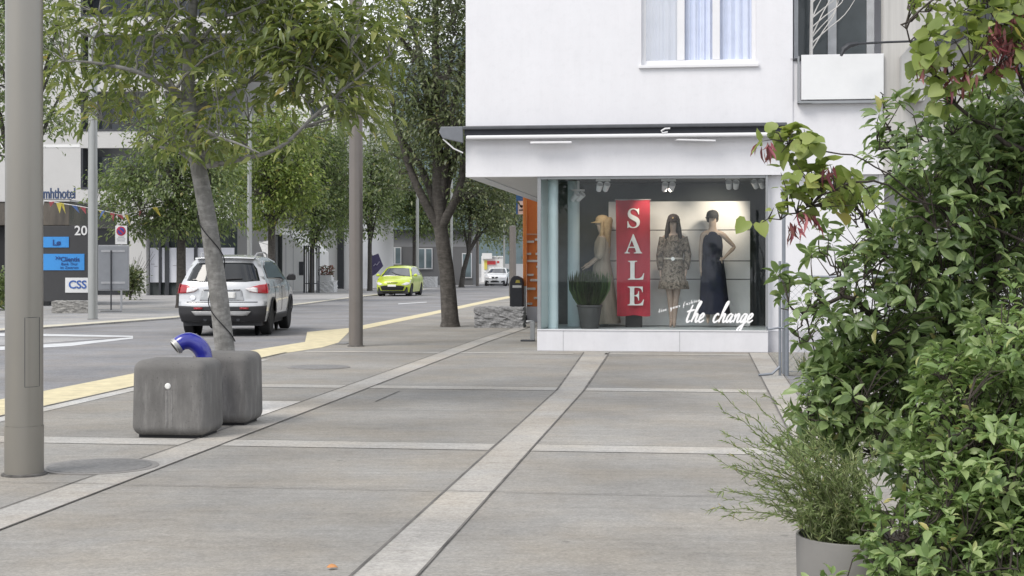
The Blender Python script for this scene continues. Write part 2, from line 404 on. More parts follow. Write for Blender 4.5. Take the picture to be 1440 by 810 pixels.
# manhole covers
for (px, py, r, lab) in ((140, 656.5, .37, 'round iron manhole cover beside the nearest grey mast'), (448, 516.5, .39, 'round flush manhole cover in the slabs nearest the mast at the kerb')):
    p = G(px, py); t = thing('manhole_cover', lab, 'manhole cover', (p.x, p.y, 0))
    MB().lathe([(r, .0), (r, .010), (r-.012, .012)], 40).build('lid', iron_m, t)
    MB().lathe([(r+.05, .0), (r+.05, .0075), (r+.003, .0078)], 40).build('frame_ring', M('manhole_frame', (.22,.21,.2), .8), t)
tag(MB().box(-.10,.10,-.3,.3,0,.008).build('drain_grate', iron_m, None, bevel=.003, loc=G(484,483)+Vector((0,0,.004)), rotz=ROT), 'small dark drain grate at the end of the yellow kerb by the mast', 'drain grate')
# fallen leaf
rng = np.random.default_rng(3)
p = G(468, 801)
lf = leaf_mesh('fallen_leaf', np.array([(p.x-.03, p.y, .012)]), np.array([(1., .15, .1)]), np.array([(0, -.25, 1.)]), np.array([.055]), np.array([.04]), 'oval', M('dry_leaf', (.55,.25,.09), .7))
lf.modifiers.new('Solidify', 'SOLIDIFY').thickness = .002
tag(lf, 'single dry orange leaf lying on the pavement slab', 'leaf')
# hills far behind the trees
mb = MB(); rng = np.random.default_rng(5); NX, NY = 70, 14; vs = []
for j in range(NY):
    for i in range(NX):
        x = -1500+3000*i/(NX-1); y = 900+1100*j/(NY-1)
        h = (205+60*math.sin(x*.0031+1)+40*math.sin(x*.009)+25*math.sin(x*.021+j))*math.sin(min(1, j/8)*math.pi/2)
        h *= .55+.45*math.exp(-((x+150)/520)**2)
        vs.append((x, y, -1.2+h+rng.normal()*5*(j > 0)))
mb.add(vs, [(j*NX+i, j*NX+i+1, (j+1)*NX+i+1, (j+1)*NX+i) for j in range(NY-1) for i in range(NX-1)])
mb.build('hills', M('forest_hillside', (.07,.10,.11), .95, var=.4, scale=.03, detail=8), smooth=True, sharp=180)['kind'] = 'structure'
# ================================================================ the shop building
white_w = M('white_render', (.755,.755,.785), .85, var=.03, scale=1.2, bmp=.4, bscale=90, detail=6)
def weather(m):      # faint vertical rain streaks and grime
    n = m.node_tree; b = n.nodes['Principled BSDF']; src = b.inputs['Base Color'].links[0].from_socket
    st = ramp(n, noise(n, coords(n, (1.3,1.3,.14)), 3.2, 7, .75), [(.34, .968), (.6, 1.)]); bl = ramp(n, noise(n, coords(n), 9, 8, .75), [(.3, .955), (.5, 1.)])
    lk(n, mixc(n, mixc(n, src, st, 1., 'MULTIPLY'), bl, 1., 'MULTIPLY'), b.inputs['Base Color'])
weather(white_w)
off_w = M('soffit_paint', (.66,.65,.65), .8, var=.05)
plin_m = M('white_plinth_panel', (.68,.68,.71), .5, var=.04, scale=3); weather(plin_m)
dark_al = M('dark_aluminium', (.055,.058,.065), .45, .3)
grey_al = M('grey_aluminium', (.33,.34,.35), .4, .6, var=.06)
wpaint = M('white_frame_paint', (.76,.76,.78), .35, var=.03)
drk_in = M('shop_dark_wall', (.085,.10,.105), .8, var=.15)
black_m = M('black_matte', (.012,.012,.014), .7)
shopglass = glassmat('shop_glass', (.965,.985,.985), 1.36)
winglass = glassmat('window_glass', (.96,.97,.99), 1.6)
winglass2 = glassmat('window_glass_bright', (.96,.97,.99), 4.5)
dkglass = M('dark_glass', (.05,.06,.065), .06, var=.3, scale=1.2, spec=.8)
conc_m = M('board_marked_concrete', (.50,.49,.47), .9, var=.17, scale=2.2, stretch=(3.2,3.2,.16), bmp=.3, bscale=9, detail=7)

S0, T0 = -3.87, 24.2
shop = thing('shop_building', 'white rendered corner shop building with an overhanging upper floor and a big display window', 'shop building', ST(S0, T0), ROT)
X = lambda s: s-S0
xr = X(1.46)
wl = MB()
wl.box(0, 2.90, 0, .25, 2.867, 10.2).box(4.75, xr, 0, .25, 2.867, 10.2).box(2.90, 4.75, 0, .25, 2.867, 4.67).box(2.90, 4.75, 0, .25, 6.2, 10.2)
wl.box(0, .25, .25, 12, 2.867, 10.2).box(0, 13, 12, 12.25, 0, 10.2)
wl.box(xr, 6.75, .02, .25, 2.867, 4.05)
wl.box(xr-.25, xr, .25, 1.3, 2.9, 10.2)
wl.build('wall', white_w, shop)
MB().box(.25, 13, .25, 12, 2.88, 3.06).build('soffit', off_w, shop)
MB().box(-.1, 13.1, -.12, 12.35, 10.2, 10.5).build('roof', dark_al, shop)
MB().box(1.19, 4.94, .0, .28, 0, .335).build('plinth', plin_m, shop, bevel=.006)
for sx in (1.62, 3.52): MB().box(sx-.004, sx+.004, -.003, .01, .0, .335).build('plinth_joint', M('seam_grey', (.4,.4,.42)), shop)
MB().box(1.19, 4.94, -.012, .25, .337, .352).build('window_ledge', wpaint, shop)
MB().box(1.25, 4.90, .05, .062, .353, 2.862).build('display_window', shopglass, shop)
MB().box(1.19, 1.25, .03, .09, .353, 2.866).box(4.90, 4.94, .02, .1, .353, 2.866).box(1.251, 4.899, .03, .085, 2.82, 2.864).build('window_frame', grey_al, shop, bevel=.004)
MB().box(1.26, 4.98, .29, 2.4, .26, .334).build('display_floor', M('shop_floor', (.46,.49,.5), .6), shop)
MB().box(1.24, 5.0, 2.4, 2.5, 0, 2.86).build('display_back_wall', drk_in, shop)
MB().box(1.24, 5.0, .1, 2.4, 2.865, 2.878).build('display_ceiling', M('shop_ceiling', (.05,.055,.055), .8), shop)
fr_, n_, b_ = nt('frosted_teal_glass'); b_.inputs['Base Color'].default_value = (.46,.50,.51,1); b_.inputs['Roughness'].default_value = .4
tr_ = n_.nodes.new('ShaderNodeBsdfTranslucent'); tr_.inputs['Color'].default_value = (.64,.71,.72,1); mx_ = n_.nodes.new('ShaderNodeMixShader'); mx_.inputs[0].default_value = .7
lk(n_, b_.outputs[0], mx_.inputs[1]); lk(n_, tr_.outputs[0], mx_.inputs[2]); lk(n_, mx_.outputs[0], n_.nodes['Material Output'].inputs['Surface'])
MB().box(1.19, 1.24, .1, 2.39, .34, 2.862).build('side_glass', fr_, shop)
MB().box(1.19, 1.24, .1, 9, .0, .338).box(1.19, 1.239, 2.395, 9, .34, 2.86).build('side_wall', M('teal_grey_panel', (.30,.35,.36), .5, var=.06), shop)
MB().box(4.985, 5.05, .29, 12, 0, 2.87).build('display_side_wall', black_m, shop)
for k, (cx, cy, r) in enumerate(((1.42, .35, .085), (1.66, 1.55, .105))):
    MB().lathe([(r, .335), (r, 2.862)], 24, (cx, cy, 0)).build('round_column', M('pale_teal_column', (.56,.66,.68), .45, var=.03), shop, smooth=True)
# lower right wall, recessed a little, with its grey skirting
MB().box(4.945, 6.70, .16, .285, .34, 2.862).build('shop_side_front', white_w, shop)
MB().box(4.945, 6.70, .13, .284, 0, .337).build('skirting', M('grey_skirting', (.5,.5,.53), .7), shop)
MB().box(6.70, 6.78, .1, .3, 0, 2.86).build('white_post', wpaint, shop)
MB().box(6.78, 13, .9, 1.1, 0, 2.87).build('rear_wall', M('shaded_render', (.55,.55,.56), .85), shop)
# upper window: frame, three panes, curtains, sill
wf = MB()
x0, x1, z0, z1 = 2.90, 4.75, 4.67, 6.2
wf.box(x0, x0+.07, .08, .2, z0, z1).box(x1-.07, x1, .08, .2, z0, z1).box(x0+.07, x1-.07, .08, .2, z0, z0+.08).box(x0+.07, x1-.07, .08, .2, z1-.08, z1)
w3 = (x1-x0-.14)/3
for k in (1, 2): wf.box(x0+.07+w3*k-.06, x0+.07+w3*k+.06, .075, .19, z0+.08, z1-.08)
frame = wf.build('upper_window', wpaint, shop, bevel=.006)
for k in range(3):
    a = x0+.07+w3*k+(.061 if k else .001); b = x0+.07+w3*(k+1)-(.061 if k < 2 else .001)
    MB().box(a, b, .12, .13, z0+.081, z1-.081).build('pane', winglass if k else winglass2, frame)
    cv = MB(); nn = 60; vs = []
    for i in range(nn+1):
        xx = a+(b-a)*i/nn; yy = .175+.02*math.sin(i*.42+k)+.008*math.sin(i*.97+2*k)
        vs += [(xx, yy, z0+.0), (xx, yy+.01*math.sin(i), z1)]
    cv.add(vs, [(2*i, 2*i+2, 2*i+3, 2*i+1) for i in range(nn)])
    cv.build('curtain', M('curtain_cloth', (.80,.84,.95), .9, var=.05), frame, smooth=True, sharp=180)
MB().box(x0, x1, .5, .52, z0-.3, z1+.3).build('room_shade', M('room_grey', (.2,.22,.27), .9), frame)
MB().box(x0-.04, x1+.04, -.05, .1, z0-.055, z0-.003).build('window_sill', wpaint, frame, bevel=.006)
# awning cassette along the fascia
aw = MB().box(-.02, X(1.36), -.20, -.003, 3.635, 3.695).build('awning_cassette', M('cassette_grey', (.10,.105,.115), .45, .3), shop, bevel=.015)
MB().box(.0, X(1.33), -.145, -.003, 3.535, 3.633).build('folded_fabric', M('awning_cloth', (.03,.032,.04), .8), aw)
MB().box(.04, X(1.33), -.24, -.16, 3.475, 3.535).build('front_bar', wpaint, aw, bevel=.02)
MB().slab([(-.42, 3.60), (-.36, 3.50), (-.021, 3.42), (-.021, 3.69), (-.39, 3.69)], -.17, -.09).build('end_bracket', M('bracket_grey', (.16,.17,.19), .5), aw, bevel=.01)
MB().tube([(-.36, -.13, 3.49), (-.18, -.13, 3.33), (-.03, -.1, 3.26)], .012, 6).build('support_arm', wpaint, aw)
MB().box(1.10, 1.78, -.23, -.13, 3.39, 3.425).build('folding_arm', wpaint, aw, bevel=.01)
MB().slab([(3.45, 3.425), (4.10, 3.40), (4.10, 3.425), (3.5, 3.445)], -.22, -.12).build('folding_arm', wpaint, aw, bevel=.004)
MB().tube([(3.33, -.215, 3.56), (3.25, -.235, 3.54), (3.23, -.24, 3.575), (3.29, -.24, 3.61), (3.37, -.225, 3.615)], .014, 8).build('crank_eye', wpaint, aw, smooth=True)
# loggia, balcony and concrete stair wall
MB().box(xr, 6.75, 1.3, 1.4, 2.9, 10.2).build('loggia_wall', M('loggia_grey', (.42,.43,.45), .8), shop)
MB().box(xr+.02, 6.74, .26, 1.3, 4.0, 4.1).build('balcony_floor', conc_m, shop)
MB().box(xr+.004, xr+.14, .03, .24, 4.051, 4.70).box(xr+.14, 6.74, .10, .22, 4.051, 4.6).build('parapet', white_w, shop)
MB().box(xr-.04, xr+.17, .0, .26, 4.703, 4.74).build('parapet_cap', dark_al, shop)
bp_ = MB().box(5.46, 6.75, -.10, -.06, 4.06, 4.78).build('balcony_panel', M('white_panel', (.76,.77,.78), .35, var=.02), shop, bevel=.005)
MB().box(5.40, 5.43, -.1, -.02, 4.0, 4.76).box(5.40, 6.75, -.1, .01, 4.0, 4.04).box(5.40, 5.62, -.14, -.101, 4.005, 4.03).build('panel_rail', grey_al, bp_)
bd = MB().box(5.98, 6.12, 1.12, 1.28, 4.1, 7).box(6.62, 6.74, 1.12, 1.28, 4.1, 7).box(5.42, 5.49, 1.15, 1.28, 4.1, 7).build('balcony_door', M('door_frame_grey', (.62,.64,.66), .5), shop)
MB().box(6.12, 6.62, 1.2, 1.22, 4.1, 7).box(5.49, 5.98, 1.2, 1.22, 4.1, 7).build('pane', M('tinted_pane', (.085,.10,.105), .12, var=.25, scale=1.5), bd)
# pale bare branches in a pot stand on the balcony
MB().box(6.75, 8.6, -.04, .25, 2.867, 10.2).build('stair_wall', conc_m, shop)
MB().box(8.6, 13, .25, .5, 2.867, 10.2).build('far_wall', conc_m, shop)
MB().slab([(7.00, 4.0), (7.36, 4.0), (7.36, 5.02), (7.27, 5.02), (7.0, 4.72)], -.30, -.045).build('concrete_fin', M('pale_grey_panel', (.42,.42,.41), .8, var=.05), shop, bevel=.006)
MB().slab([(7.45, 4.85), (8.05, 5.45), (8.6, 6.0), (9.2, 6.0), (9.2, 5.4), (8.6, 5.3), (7.5, 4.75)], -.5, -.045).build('stair_flashing', dark_al, shop)
MB().box(8.62, 9.6, .2, .249, 4.5, 6.4).build('stair_window', dkglass, shop)
# branches
rng = np.random.default_rng(4)
bt = thing('branch_arrangement', 'bare white painted branches standing upright on the balcony', 'branches', ST(S0+5.66, T0+.55, 4.1), ROT)
mb = MB(); mb.tube([(0,0,0),(.0,0,.9),(.02,0,2.4)], [.035,.03,.02], 7)
for k in range(11):
    z = .3+rng.uniform(0,1.5); a = rng.uniform(-1,1); L_ = rng.uniform(.25,.75); h_ = rng.uniform(.5,1.3)
    sx_ = 1 if k % 4 else -.35
    q = smooth_path([(0,0,z),(sx_*L_*.35,.12*a,z+h_*.3),(sx_*L_*.75,.25*a,z+h_*.62),(sx_*L_*(.9+.2*a),.3*a,z+h_)], 3)
    mb.tube(q, [.013-.009*i/(len(q)-1) for i in range(len(q))], 5)
mb.build('branches', M('white_branch', (.75,.73,.70), .8), bt)
MB().lathe([(.10,0),(.14,.3),(.13,.3),(.12,.05)], 20).build('pot', grey_al, bt)
# arm lamp on the fin
lm = thing('wall_lamp', 'dark gooseneck arm lamp reaching left from the concrete fin over the balcony', 'wall lamp', ST(S0+7.25, T0-.32, 4.93), ROT)
MB().box(-.06,.06,-.05,.02,-.06,.08).build('mounting_box', dark_al, lm, bevel=.01)
MB().tube([(-.05,-.03,.0),(-.5,-.12,-.02),(-.98,-.2,-.05)], .018, 8).build('arm', dark_al, lm, smooth=True)
MB().tube([(-.95,-.2,-.045),(-1.08,-.22,-.07),(-1.17,-.24,-.14),(-1.21,-.25,-.24)], [.03,.045,.045,.02], 10).build('lamp_head', dark_al, lm, smooth=True)

# ---------------------------------------------------------------- window display (things of their own)
def IN(px, py, d): return W(px, py, d)
FLZ = .336
bd_ = thing('display_board', 'pale panelled display board with dark grooves behind the mannequins', 'display board', (ST(-1.62+.0,26.05).x, ST(-1.62,26.05).y, FLZ), ROT)
pan = M('pale_board', (.76,.755,.74), .6, var=.04)
h = [0, .82, 1.14, 1.68, 2.19]; wd = 2.46
for a, b in zip(h[:-1], h[1:]): MB().box(0, wd, 0, .05, a+.008, b-.008).build('panel', pan, bd_)
MB().box(.01, wd-.01, .035, .06, 0, 2.18).build('backing', M('groove_dark', (.07,.07,.07)), bd_)
bn = thing('sale_banner', 'red cloth banner reading SALE in white serif capitals', 'banner', (W(890,446,25.35).x, 25.35, FLZ), ROT)
vs = []; nx, nz = 18, 26
for j in range(nz+1):
    for i in range(nx+1):
        z = .20+1.985*j/nz; k = j/nz
        x = -.292+.584*i/nx+ .02*(1-k)*(1 if i/nx < .5 else -.2)*(1-2*i/nx)
        y = .012*math.sin(i*.75+1.4*math.sin(j*.2))*(1.1-.6*k)+.008*math.sin(j*.5)
        vs.append((x, y, z-(.012*math.sin(i*.5) if j == 0 else 0)))
cl_ = MB().add(vs, [(j*(nx+1)+i, j*(nx+1)+i+1, (j+1)*(nx+1)+i+1, (j+1)*(nx+1)+i) for j in range(nz) for i in range(nx)]).build('cloth', M('red_banner_cloth', (.36,.016,.034), .8, var=.15, scale=5), bn, smooth=True, sharp=180)
wl_ = M('white_lettering', (.72,.70,.68), .7)
for ch, z in zip('\U0001D412\U0001D400\U0001D40B\U0001D404', (1.69, 1.25, .80, .36)):
    text('lettering', ch, .475, wl_, bn, (.01 if z > .9 else .05, -.03, z+.02), sx=.95)
MB().box(-.13, .15, .05, .3, 0, .30).build('stand', black_m, bn)
MB().tube([(-.31, .01, 2.19), (.31, .01, 2.19)], .012, 8).tube([(0,.12,.3),(0,.03,2.19)], .012, 6).build('rail', grey_al, bn)
# lettering on the glass
gl = thing('window_lettering', 'white brush script reading the change on the shop glass', 'lettering', ST(S0+3.55, T0+.044, .36), ROT)
SCR = lambda s_: ''.join(chr(0x1D4EA+ord(c)-97) if c.isalpha() else c for c in s_)
wht = M('vinyl_white', (.9,.9,.9), .6, var=.02)
GL = {'t': (.62, [[(.22,2.0),(.12,1.),(.1,.25),(.24,.0),(.5,.2)], [(-.2,1.2),(.15,1.28),(.6,1.45)]]),
 'h': (.82, [[(.0,.1),(.22,1.2),(.42,2.1),(.40,2.38),(.24,2.1),(.12,1.1),(.08,.0)], [(.1,.3),(.3,.88),(.5,.9),(.48,.25),(.58,.0),(.8,.25)]]),
 'e': (.62, [[(.0,.3),(.3,.5),(.42,.85),(.25,1.),(.04,.6),(.1,.1),(.3,.0),(.62,.28)]]),
 'c': (.64, [[(.44,.78),(.30,1.),(.06,.7),(.04,.2),(.25,.0),(.64,.3)]]),
 'a': (.80, [[(.5,.8),(.3,1.),(.04,.6),(.06,.1),(.25,.08),(.48,.6),(.55,.95),(.48,.3),(.56,.0),(.8,.25)]]),
 'n': (.80, [[(.0,.65),(.1,.95),(.14,.7),(.08,.0)], [(.1,.35),(.32,.92),(.5,.88),(.46,.25),(.56,.0),(.8,.25)]]),
 'g': (.78, [[(.5,.8),(.3,1.),(.04,.6),(.06,.1),(.25,.08),(.48,.6),(.55,.95),(.45,-.4),(.25,-1.05),(.02,-1.0),(.08,-.6),(.45,-.2),(.78,.2)]])}
def brush(word, u_, x_):
    mb = MB(); px_ = x_/u_
    for ch in word:
        ad, sts = GL[ch]
        for st in sts:
            q = smooth_path([(px_+a+.34*b_, b_, 0) for a, b_ in st], 5); m_ = len(q)-1
            mb.tube([(a*u_, 0, b_*u_+.12) for a, b_, _ in q], [u_*(.075+.04*math.sin(math.pi*i/m_)) for i in range(m_+1)], 8)
        px_ += ad
    o = mb.build('script_word', wht, gl, smooth=True); o.scale = (1, .12, 1); return o
brush('the', .142, .06); brush('change', .142, .50)
for wd_, x_ in (('live', -.30), ('your', -.10), ('fashion', .17)): o = text('script_word', SCR(wd_), .105, wht, gl, (x_, 0, .375+x_*.28), depth=.001, sx=.85); o.rotation_euler = (R(90), R(-16), 0)
# ceiling spots
def spot(px, py, d, rz, lab, lit=None):
    p = W(px, py, d); t = thing('ceiling_spot', lab, 'spotlight', p, rz, 'spotlights in the shop ceiling')
    hd = MB(); hd.lathe([(.045,-.1),(.05,-.02),(.055,.06),(.05,.065),(.042,.05)], 16, axis='y')
    a = hd.build('lamp_head', wpaint, t, smooth=True); a.rotation_euler = (R(-35), 0, 0)
    b = hd.build('lamp_head', wpaint, t, smooth=True); b.rotation_euler = (R(-35), 0, R(6)); a.location = (-.06,0,0); b.location = (.06,0,0)
    MB().box(-.12,.12,-.03,.03,.085,.12).tube([(0,0,.1),(0,0,2.868-p.z)], .012, 6).build('bracket', wpaint, t)
for a in ((848,262,25.0,.1,'white twin ceiling spot above the blond mannequin'), (940,262,25.0,0,'white twin ceiling spot above the patterned dress'),
          (1030,259,24.9,-.2,'white twin ceiling spot above the navy dress'), (1066,258,24.9,-.5,'white twin ceiling spot nearest the right window edge'), (813,276,25.6,.6,'small white ceiling spot beside the teal columns')): spot(*a)
for (px, py, d, tx, tz, e) in ((1030,262,25.0,1005,2.1,32), (940,262,25.0,930,2.0,30), (848,262,25.1,850,1.7,9), (1060,258,24.9,985,1.3,14), (905,262,24.95,920,1.3,12)):  # last entry is an added fill lamp without a fixture, brightening the lower board
    l = bpy.data.lights.new('display_or_fill_spot', 'SPOT'); lo = bpy.data.objects.new('display_or_fill_spot', l); C.objects.link(lo)
    l.energy = e; l.spot_size = R(75); l.spot_blend = .8; l.color = (1,.85,.68); l.shadow_soft_size = .06
    lo.location = W(px, py+5, d); tgt = Vector((W(tx,0,26.1).x, 26.1, tz)); lo.rotation_euler = (lo.location-tgt).to_track_quat('Z','Y').to_euler()

# ---------------------------------------------------------------- mannequins
def skinbody(name, J, E, mat, parent, sub=2):
    me = bpy.data.meshes.new(name); keys = list(J); me.from_pydata([J[k][0] for k in keys], [(keys.index(a), keys.index(b)) for a, b in E], [])
    o = bpy.data.objects.new(name, me); C.objects.link(o)
    o.modifiers.new('Skin', 'SKIN'); me.skin_vertices.new() if not me.skin_vertices else None
    for i, k in enumerate(keys):
        r = J[k][1]; me.skin_vertices[0].data[i].radius = r if hasattr(r, '__len__') else (r, r)
        me.skin_vertices[0].data[i].use_root = (i == 0)
    s = o.modifiers.new('Sub', 'SUBSURF'); s.levels = sub; s.render_levels = sub
    bpy.context.view_layer.update()
    m2 = bpy.data.meshes.new_from_object(o.evaluated_get(bpy.context.evaluated_depsgraph_get())); bpy.data.objects.remove(o)
    return link(name, m2, mat, parent, smooth=True, sharp=180)
def ring(cx, cy, z, rx, ry, n=36, fold=0., k=9, ph=0., tilt=0.):
    return [(cx+rx*(1+fold*math.sin(k*a+ph)+.5*fold*math.sin(2.3*k*a+2*ph))*math.cos(a), cy+ry*(1+fold*math.sin(k*a+ph))*math.sin(a), z+tilt*math.cos(a)) for a in [2*math.pi*i/n for i in range(n)]]
def figure(arms, legs_spread=.0, skin=None, parent=None):
    J = {'pel': ((0,0,.93), (.13,.10)), 'wst': ((0,-.01,1.08), (.105,.085)), 'chs': ((0,-.015,1.27), (.135,.10)), 'nck0': ((0,0,1.42), (.07,.06)),
         'nck': ((0,.0,1.49), (.048,.05)), 'jaw': ((0,-.015,1.57), (.062,.075)), 'hd': ((0,-.005,1.66), (.075,.092)), 'top': ((0,.0,1.735), (.055,.065))}
    E = [('pel','wst'),('wst','chs'),('chs','nck0'),('nck0','nck'),('nck','jaw'),('jaw','hd'),('hd','top')]
    J['nose'] = ((0,-.118,1.635), .010); E.append(('hd','nose'))
    for sd, lg in ((-1,legs_spread[0]),(1,legs_spread[1])):
        k = 'L' if sd < 0 else 'R'; fx, fy = lg
        J[k+'hip'] = ((sd*.085,0,.86), (.085,.088)); J[k+'th'] = ((sd*.085+fx*.3,fy*.2,.68), (.072,.075)); J[k+'kn'] = ((sd*.075+fx*.6,-.01+fy*.5,.48), (.048,.052))
        J[k+'cf'] = ((sd*.075+fx*.8,.02+fy*.8,.34), (.045,.05)); J[k+'an'] = ((sd*.07+fx,.02+fy,.11), (.028,.033)); J[k+'ft'] = ((sd*.075+fx,-.055+fy,.045), (.032,.028)); J[k+'to'] = ((sd*.078+fx,-.13+fy,.022), (.028,.018))
        E += [('pel',k+'hip'),(k+'hip',k+'th'),(k+'th',k+'kn'),(k+'kn',k+'cf'),(k+'cf',k+'an'),(k+'an',k+'ft'),(k+'ft',k+'to')]
        sh, el, wr, hd = arms[k]
        mid = tuple((np.array(el)*.55+np.array(sh)*.45)); fo = tuple(np.array(el)*.65+np.array(wr)*.35)
        J[k+'sh'] = (sh, (.052,.052)); J[k+'ua'] = (mid, .038); J[k+'el'] = (el, .033); J[k+'fa'] = (fo, .033); J[k+'wr'] = (wr, .022)
        hv = np.array(hd)-np.array(wr); pm = tuple(np.array(wr)+hv*.45); J[k+'pa'] = (pm, (.034,.017))
        E += [('nck0',k+'sh'),(k+'sh',k+'ua'),(k+'ua',k+'el'),(k+'el',k+'fa'),(k+'fa',k+'wr'),(k+'wr',k+'pa')]
        sdv = np.array((0,-1,0)) if abs(hv[1]) < .05 else np.array((1,0,0))
        for f_, (o_, l_) in enumerate(((-.024,.9),(-.008,1.),(.008,.95),(.024,.78))):
            a_ = np.array(wr)+hv*.62+sdv*o_; b_ = np.array(wr)+hv*l_+sdv*o_*1.15
            J[k+'f%d' % f_] = (tuple(a_), .009); J[k+'g%d' % f_] = (tuple(b_), .007); E += [(k+'pa',k+'f%d' % f_),(k+'f%d' % f_,k+'g%d' % f_)]
        J[k+'t0'] = (tuple(np.array(wr)+hv*.4+sdv*-.045), .009); J[k+'t1'] = (tuple(np.array(wr)+hv*.62+sdv*-.06), .007); E += [(k+'pa',k+'t0'),(k+'t0',k+'t1')]
    return skinbody('body', J, E, skin, parent)
def cap_mesh(mat, parent, tilt=0):
    m = MB(); vs = []
    m.lathe([(.098,.0),(.100,.03),(.09,.075),(.06,.105),(.015,.118)], 24, (0,.0,1.665))
    o = m.build('cap', mat, parent, smooth=True, sharp=80); o.scale = (.95,1.12,1)
    b = MB(); pts = []
    for i in range(13):
        a = math.pi*(1+i/12); pts.append((.093*math.cos(a), .10*math.sin(a)*1.0, 1.672))
    out = [(p[0]*1.02, p[1]-.062*math.sin(math.pi*i/12)**.6, p[2]-.02+.0*i) for i, p in enumerate(pts)]
    vs = pts+out+[(p[0],p[1],p[2]+.008) for p in pts]+[(p[0],p[1],p[2]+.008) for p in out]
    k = 13; b.add(vs, [(i,i+1,k+i+1,k+i) for i in range(12)]+[(2*k+i+1,2*k+i,3*k+i,3*k+i+1) for i in range(12)]+[(k+i,k+i+1,3*k+i+1,3*k+i) for i in range(12)])
    b.build('brim', mat, o, smooth=True)
    return o
skin_m = M('mannequin_skin', (.36,.27,.22), .45, var=.04); skin2 = M('mannequin_skin_pale', (.46,.36,.29), .45, var=.04)
# patterned dress
m_, n_, b_ = nt('patterned_fabric'); v_ = coords(n_, (1,1,.8)); vo = n_.nodes.new('ShaderNodeTexVoronoi'); vo.inputs['Scale'].default_value = 15; lk(n_, v_, vo.inputs['Vector'])
f_ = noise(n_, v_, 10, 4, .7, 1.8)
lk(n_, mixc(n_, ramp(n_, f_, [(.40,(.008,.007,.007)),(.47,(.07,.05,.036)),(.55,(.36,.30,.24)),(.61,(.02,.017,.015))]), ramp(n_, vo.outputs['Distance'], [(.12,(.02,.018,.016)),(.4,(.20,.17,.14))]), .35), b_.inputs['Base Color']); b_.inputs['Roughness'].default_value = .85; patt = m_
def sleeve(arm, mat, parent, r=(.068,.062,.056,.052), upto=1.0):
    sh, el, wr, hd = [np.array(a) for a in arm]; e = el+(wr-el)*upto
    mb = MB(); mb.tube([sh+(0,0,.015), sh*.5+el*.5, el, (el+e)/2, e], [r[0]*.9, r[1], r[2], r[3]*1.1, r[3]*.8], 14)
    return mb.build('sleeve', mat, parent, smooth=True, sharp=80)
def place(px, d, rz, s, name, lab, lift=0.):
    return_ = thing(name, lab, 'mannequin', (W(px,0,d).x, d, FLZ+lift), rz, 'mannequins in the shop window'); return_.scale = (s,s,s); return return_
# B: patterned dress, facing the street
aB = {'L': ((-.16,0,1.40),(-.215,.01,1.13),(-.20,-.03,.90),(-.19,-.06,.74)), 'R': ((.16,0,1.40),(.225,.02,1.14),(.20,-.02,.91),(.185,-.05,.75))}
tB = place(947, 25.45, ROT-.05, 1.095, 'mannequin', 'mannequin in a short brown patterned dress with a white belt and dark cap')
figure(aB, ((.04,0),(-.055,-.03)), skin_m, tB)
MB().loft([ring(0,.0,z,rx,ry,40,fo,7,z*3) for z,rx,ry,fo in ((.60,.235,.18,.07),(.63,.235,.18,.05),(.72,.222,.17,.035),(.74,.20,.16,.03),(.86,.19,.15,.025),(.98,.165,.135,.02),(1.08,.145,.12,.02),(1.20,.165,.135,.02),(1.32,.175,.13,.01),(1.40,.165,.10,.0),(1.445,.085,.075,0))]).build('dress', patt, tB, smooth=True, sharp=80)
for k in aB: sleeve(aB[k], patt, tB)
bl = MB().loft([ring(0,0,1.068,.152,.127,30),ring(0,0,1.092,.152,.127,30)]).build('belt', M('cream_belt', (.5,.46,.4), .6), tB, smooth=True)
MB().lathe([(.012,0),(.03,0),(.03,.012),(.012,.012)], 16, (0,-.128,1.075), 'y').build('buckle', wht, bl)
def hair(parent, mat, zlo, wdt=.115):
    mb = MB()
    mb.loft([ring(0,.03,z,rx,ry,28,.05,11,z) for z,rx,ry in ((zlo,.05,.03),(zlo+.06,wdt,.055),(1.45,wdt*1.05,.062),(1.55,.108,.075),(1.64,.10,.085),(1.70,.096,.095),(1.745,.06,.07))])
    for sd in (-1,1): mb.tube([(sd*.075,-.05,1.68),(sd*.095,-.045,1.55),(sd*.105,-.055,1.42),(sd*.10,-.06,zlo+.05)], [.025,.032,.034,.012], 9)
    return mb.build('hair', mat, parent, smooth=True, sharp=80)
hair(tB, M('dark_hair', (.018,.013,.012), .55, var=.3, scale=30), 1.28)
cB = cap_mesh(M('plum_cap', (.018,.011,.013), .8), tB); MB().lathe([(.014,0),(.012,.006)], 10, (0,-.102,1.715), 'y').build('emblem', M('dull_brass', (.35,.25,.12), .5), cB)
# C: navy dress, hand on the hip
aC = {'L': ((-.155,0,1.40),(-.185,.02,1.13),(-.185,-.02,.90),(-.18,-.05,.74)), 'R': ((.155,0,1.40),(.345,.02,1.20),(.20,-.06,1.055),(.12,-.11,.985))}
tC = place(1002, 25.5, ROT+.05, 1.10, 'mannequin', 'mannequin in a long sleeveless navy dress with one hand on the hip', .06)
figure(aC, ((.0,0),(.02,-.02)), skin2, tC)
navy = M('navy_fabric', (.010,.013,.032), .85, var=.25, scale=10)
MB().loft([ring(cx,.0,z,rx,ry,40,fo,6,z*2) for z,rx,ry,fo,cx in ((.15,.235,.15,.07,.03),(.18,.235,.15,.06,.03),(.45,.205,.15,.05,.02),(.75,.19,.15,.03,.01),(.93,.178,.14,.02,0),(1.08,.15,.12,.015,0),(1.22,.16,.13,.01,0),(1.33,.15,.12,.0,0),(1.42,.105,.08,.0,0),(1.455,.07,.062,0,0))]).build('dress', navy, tC, smooth=True, sharp=80)
cap_mesh(M('black_cap', (.014,.014,.016), .8), tC).rotation_euler = (0,0,R(-28))
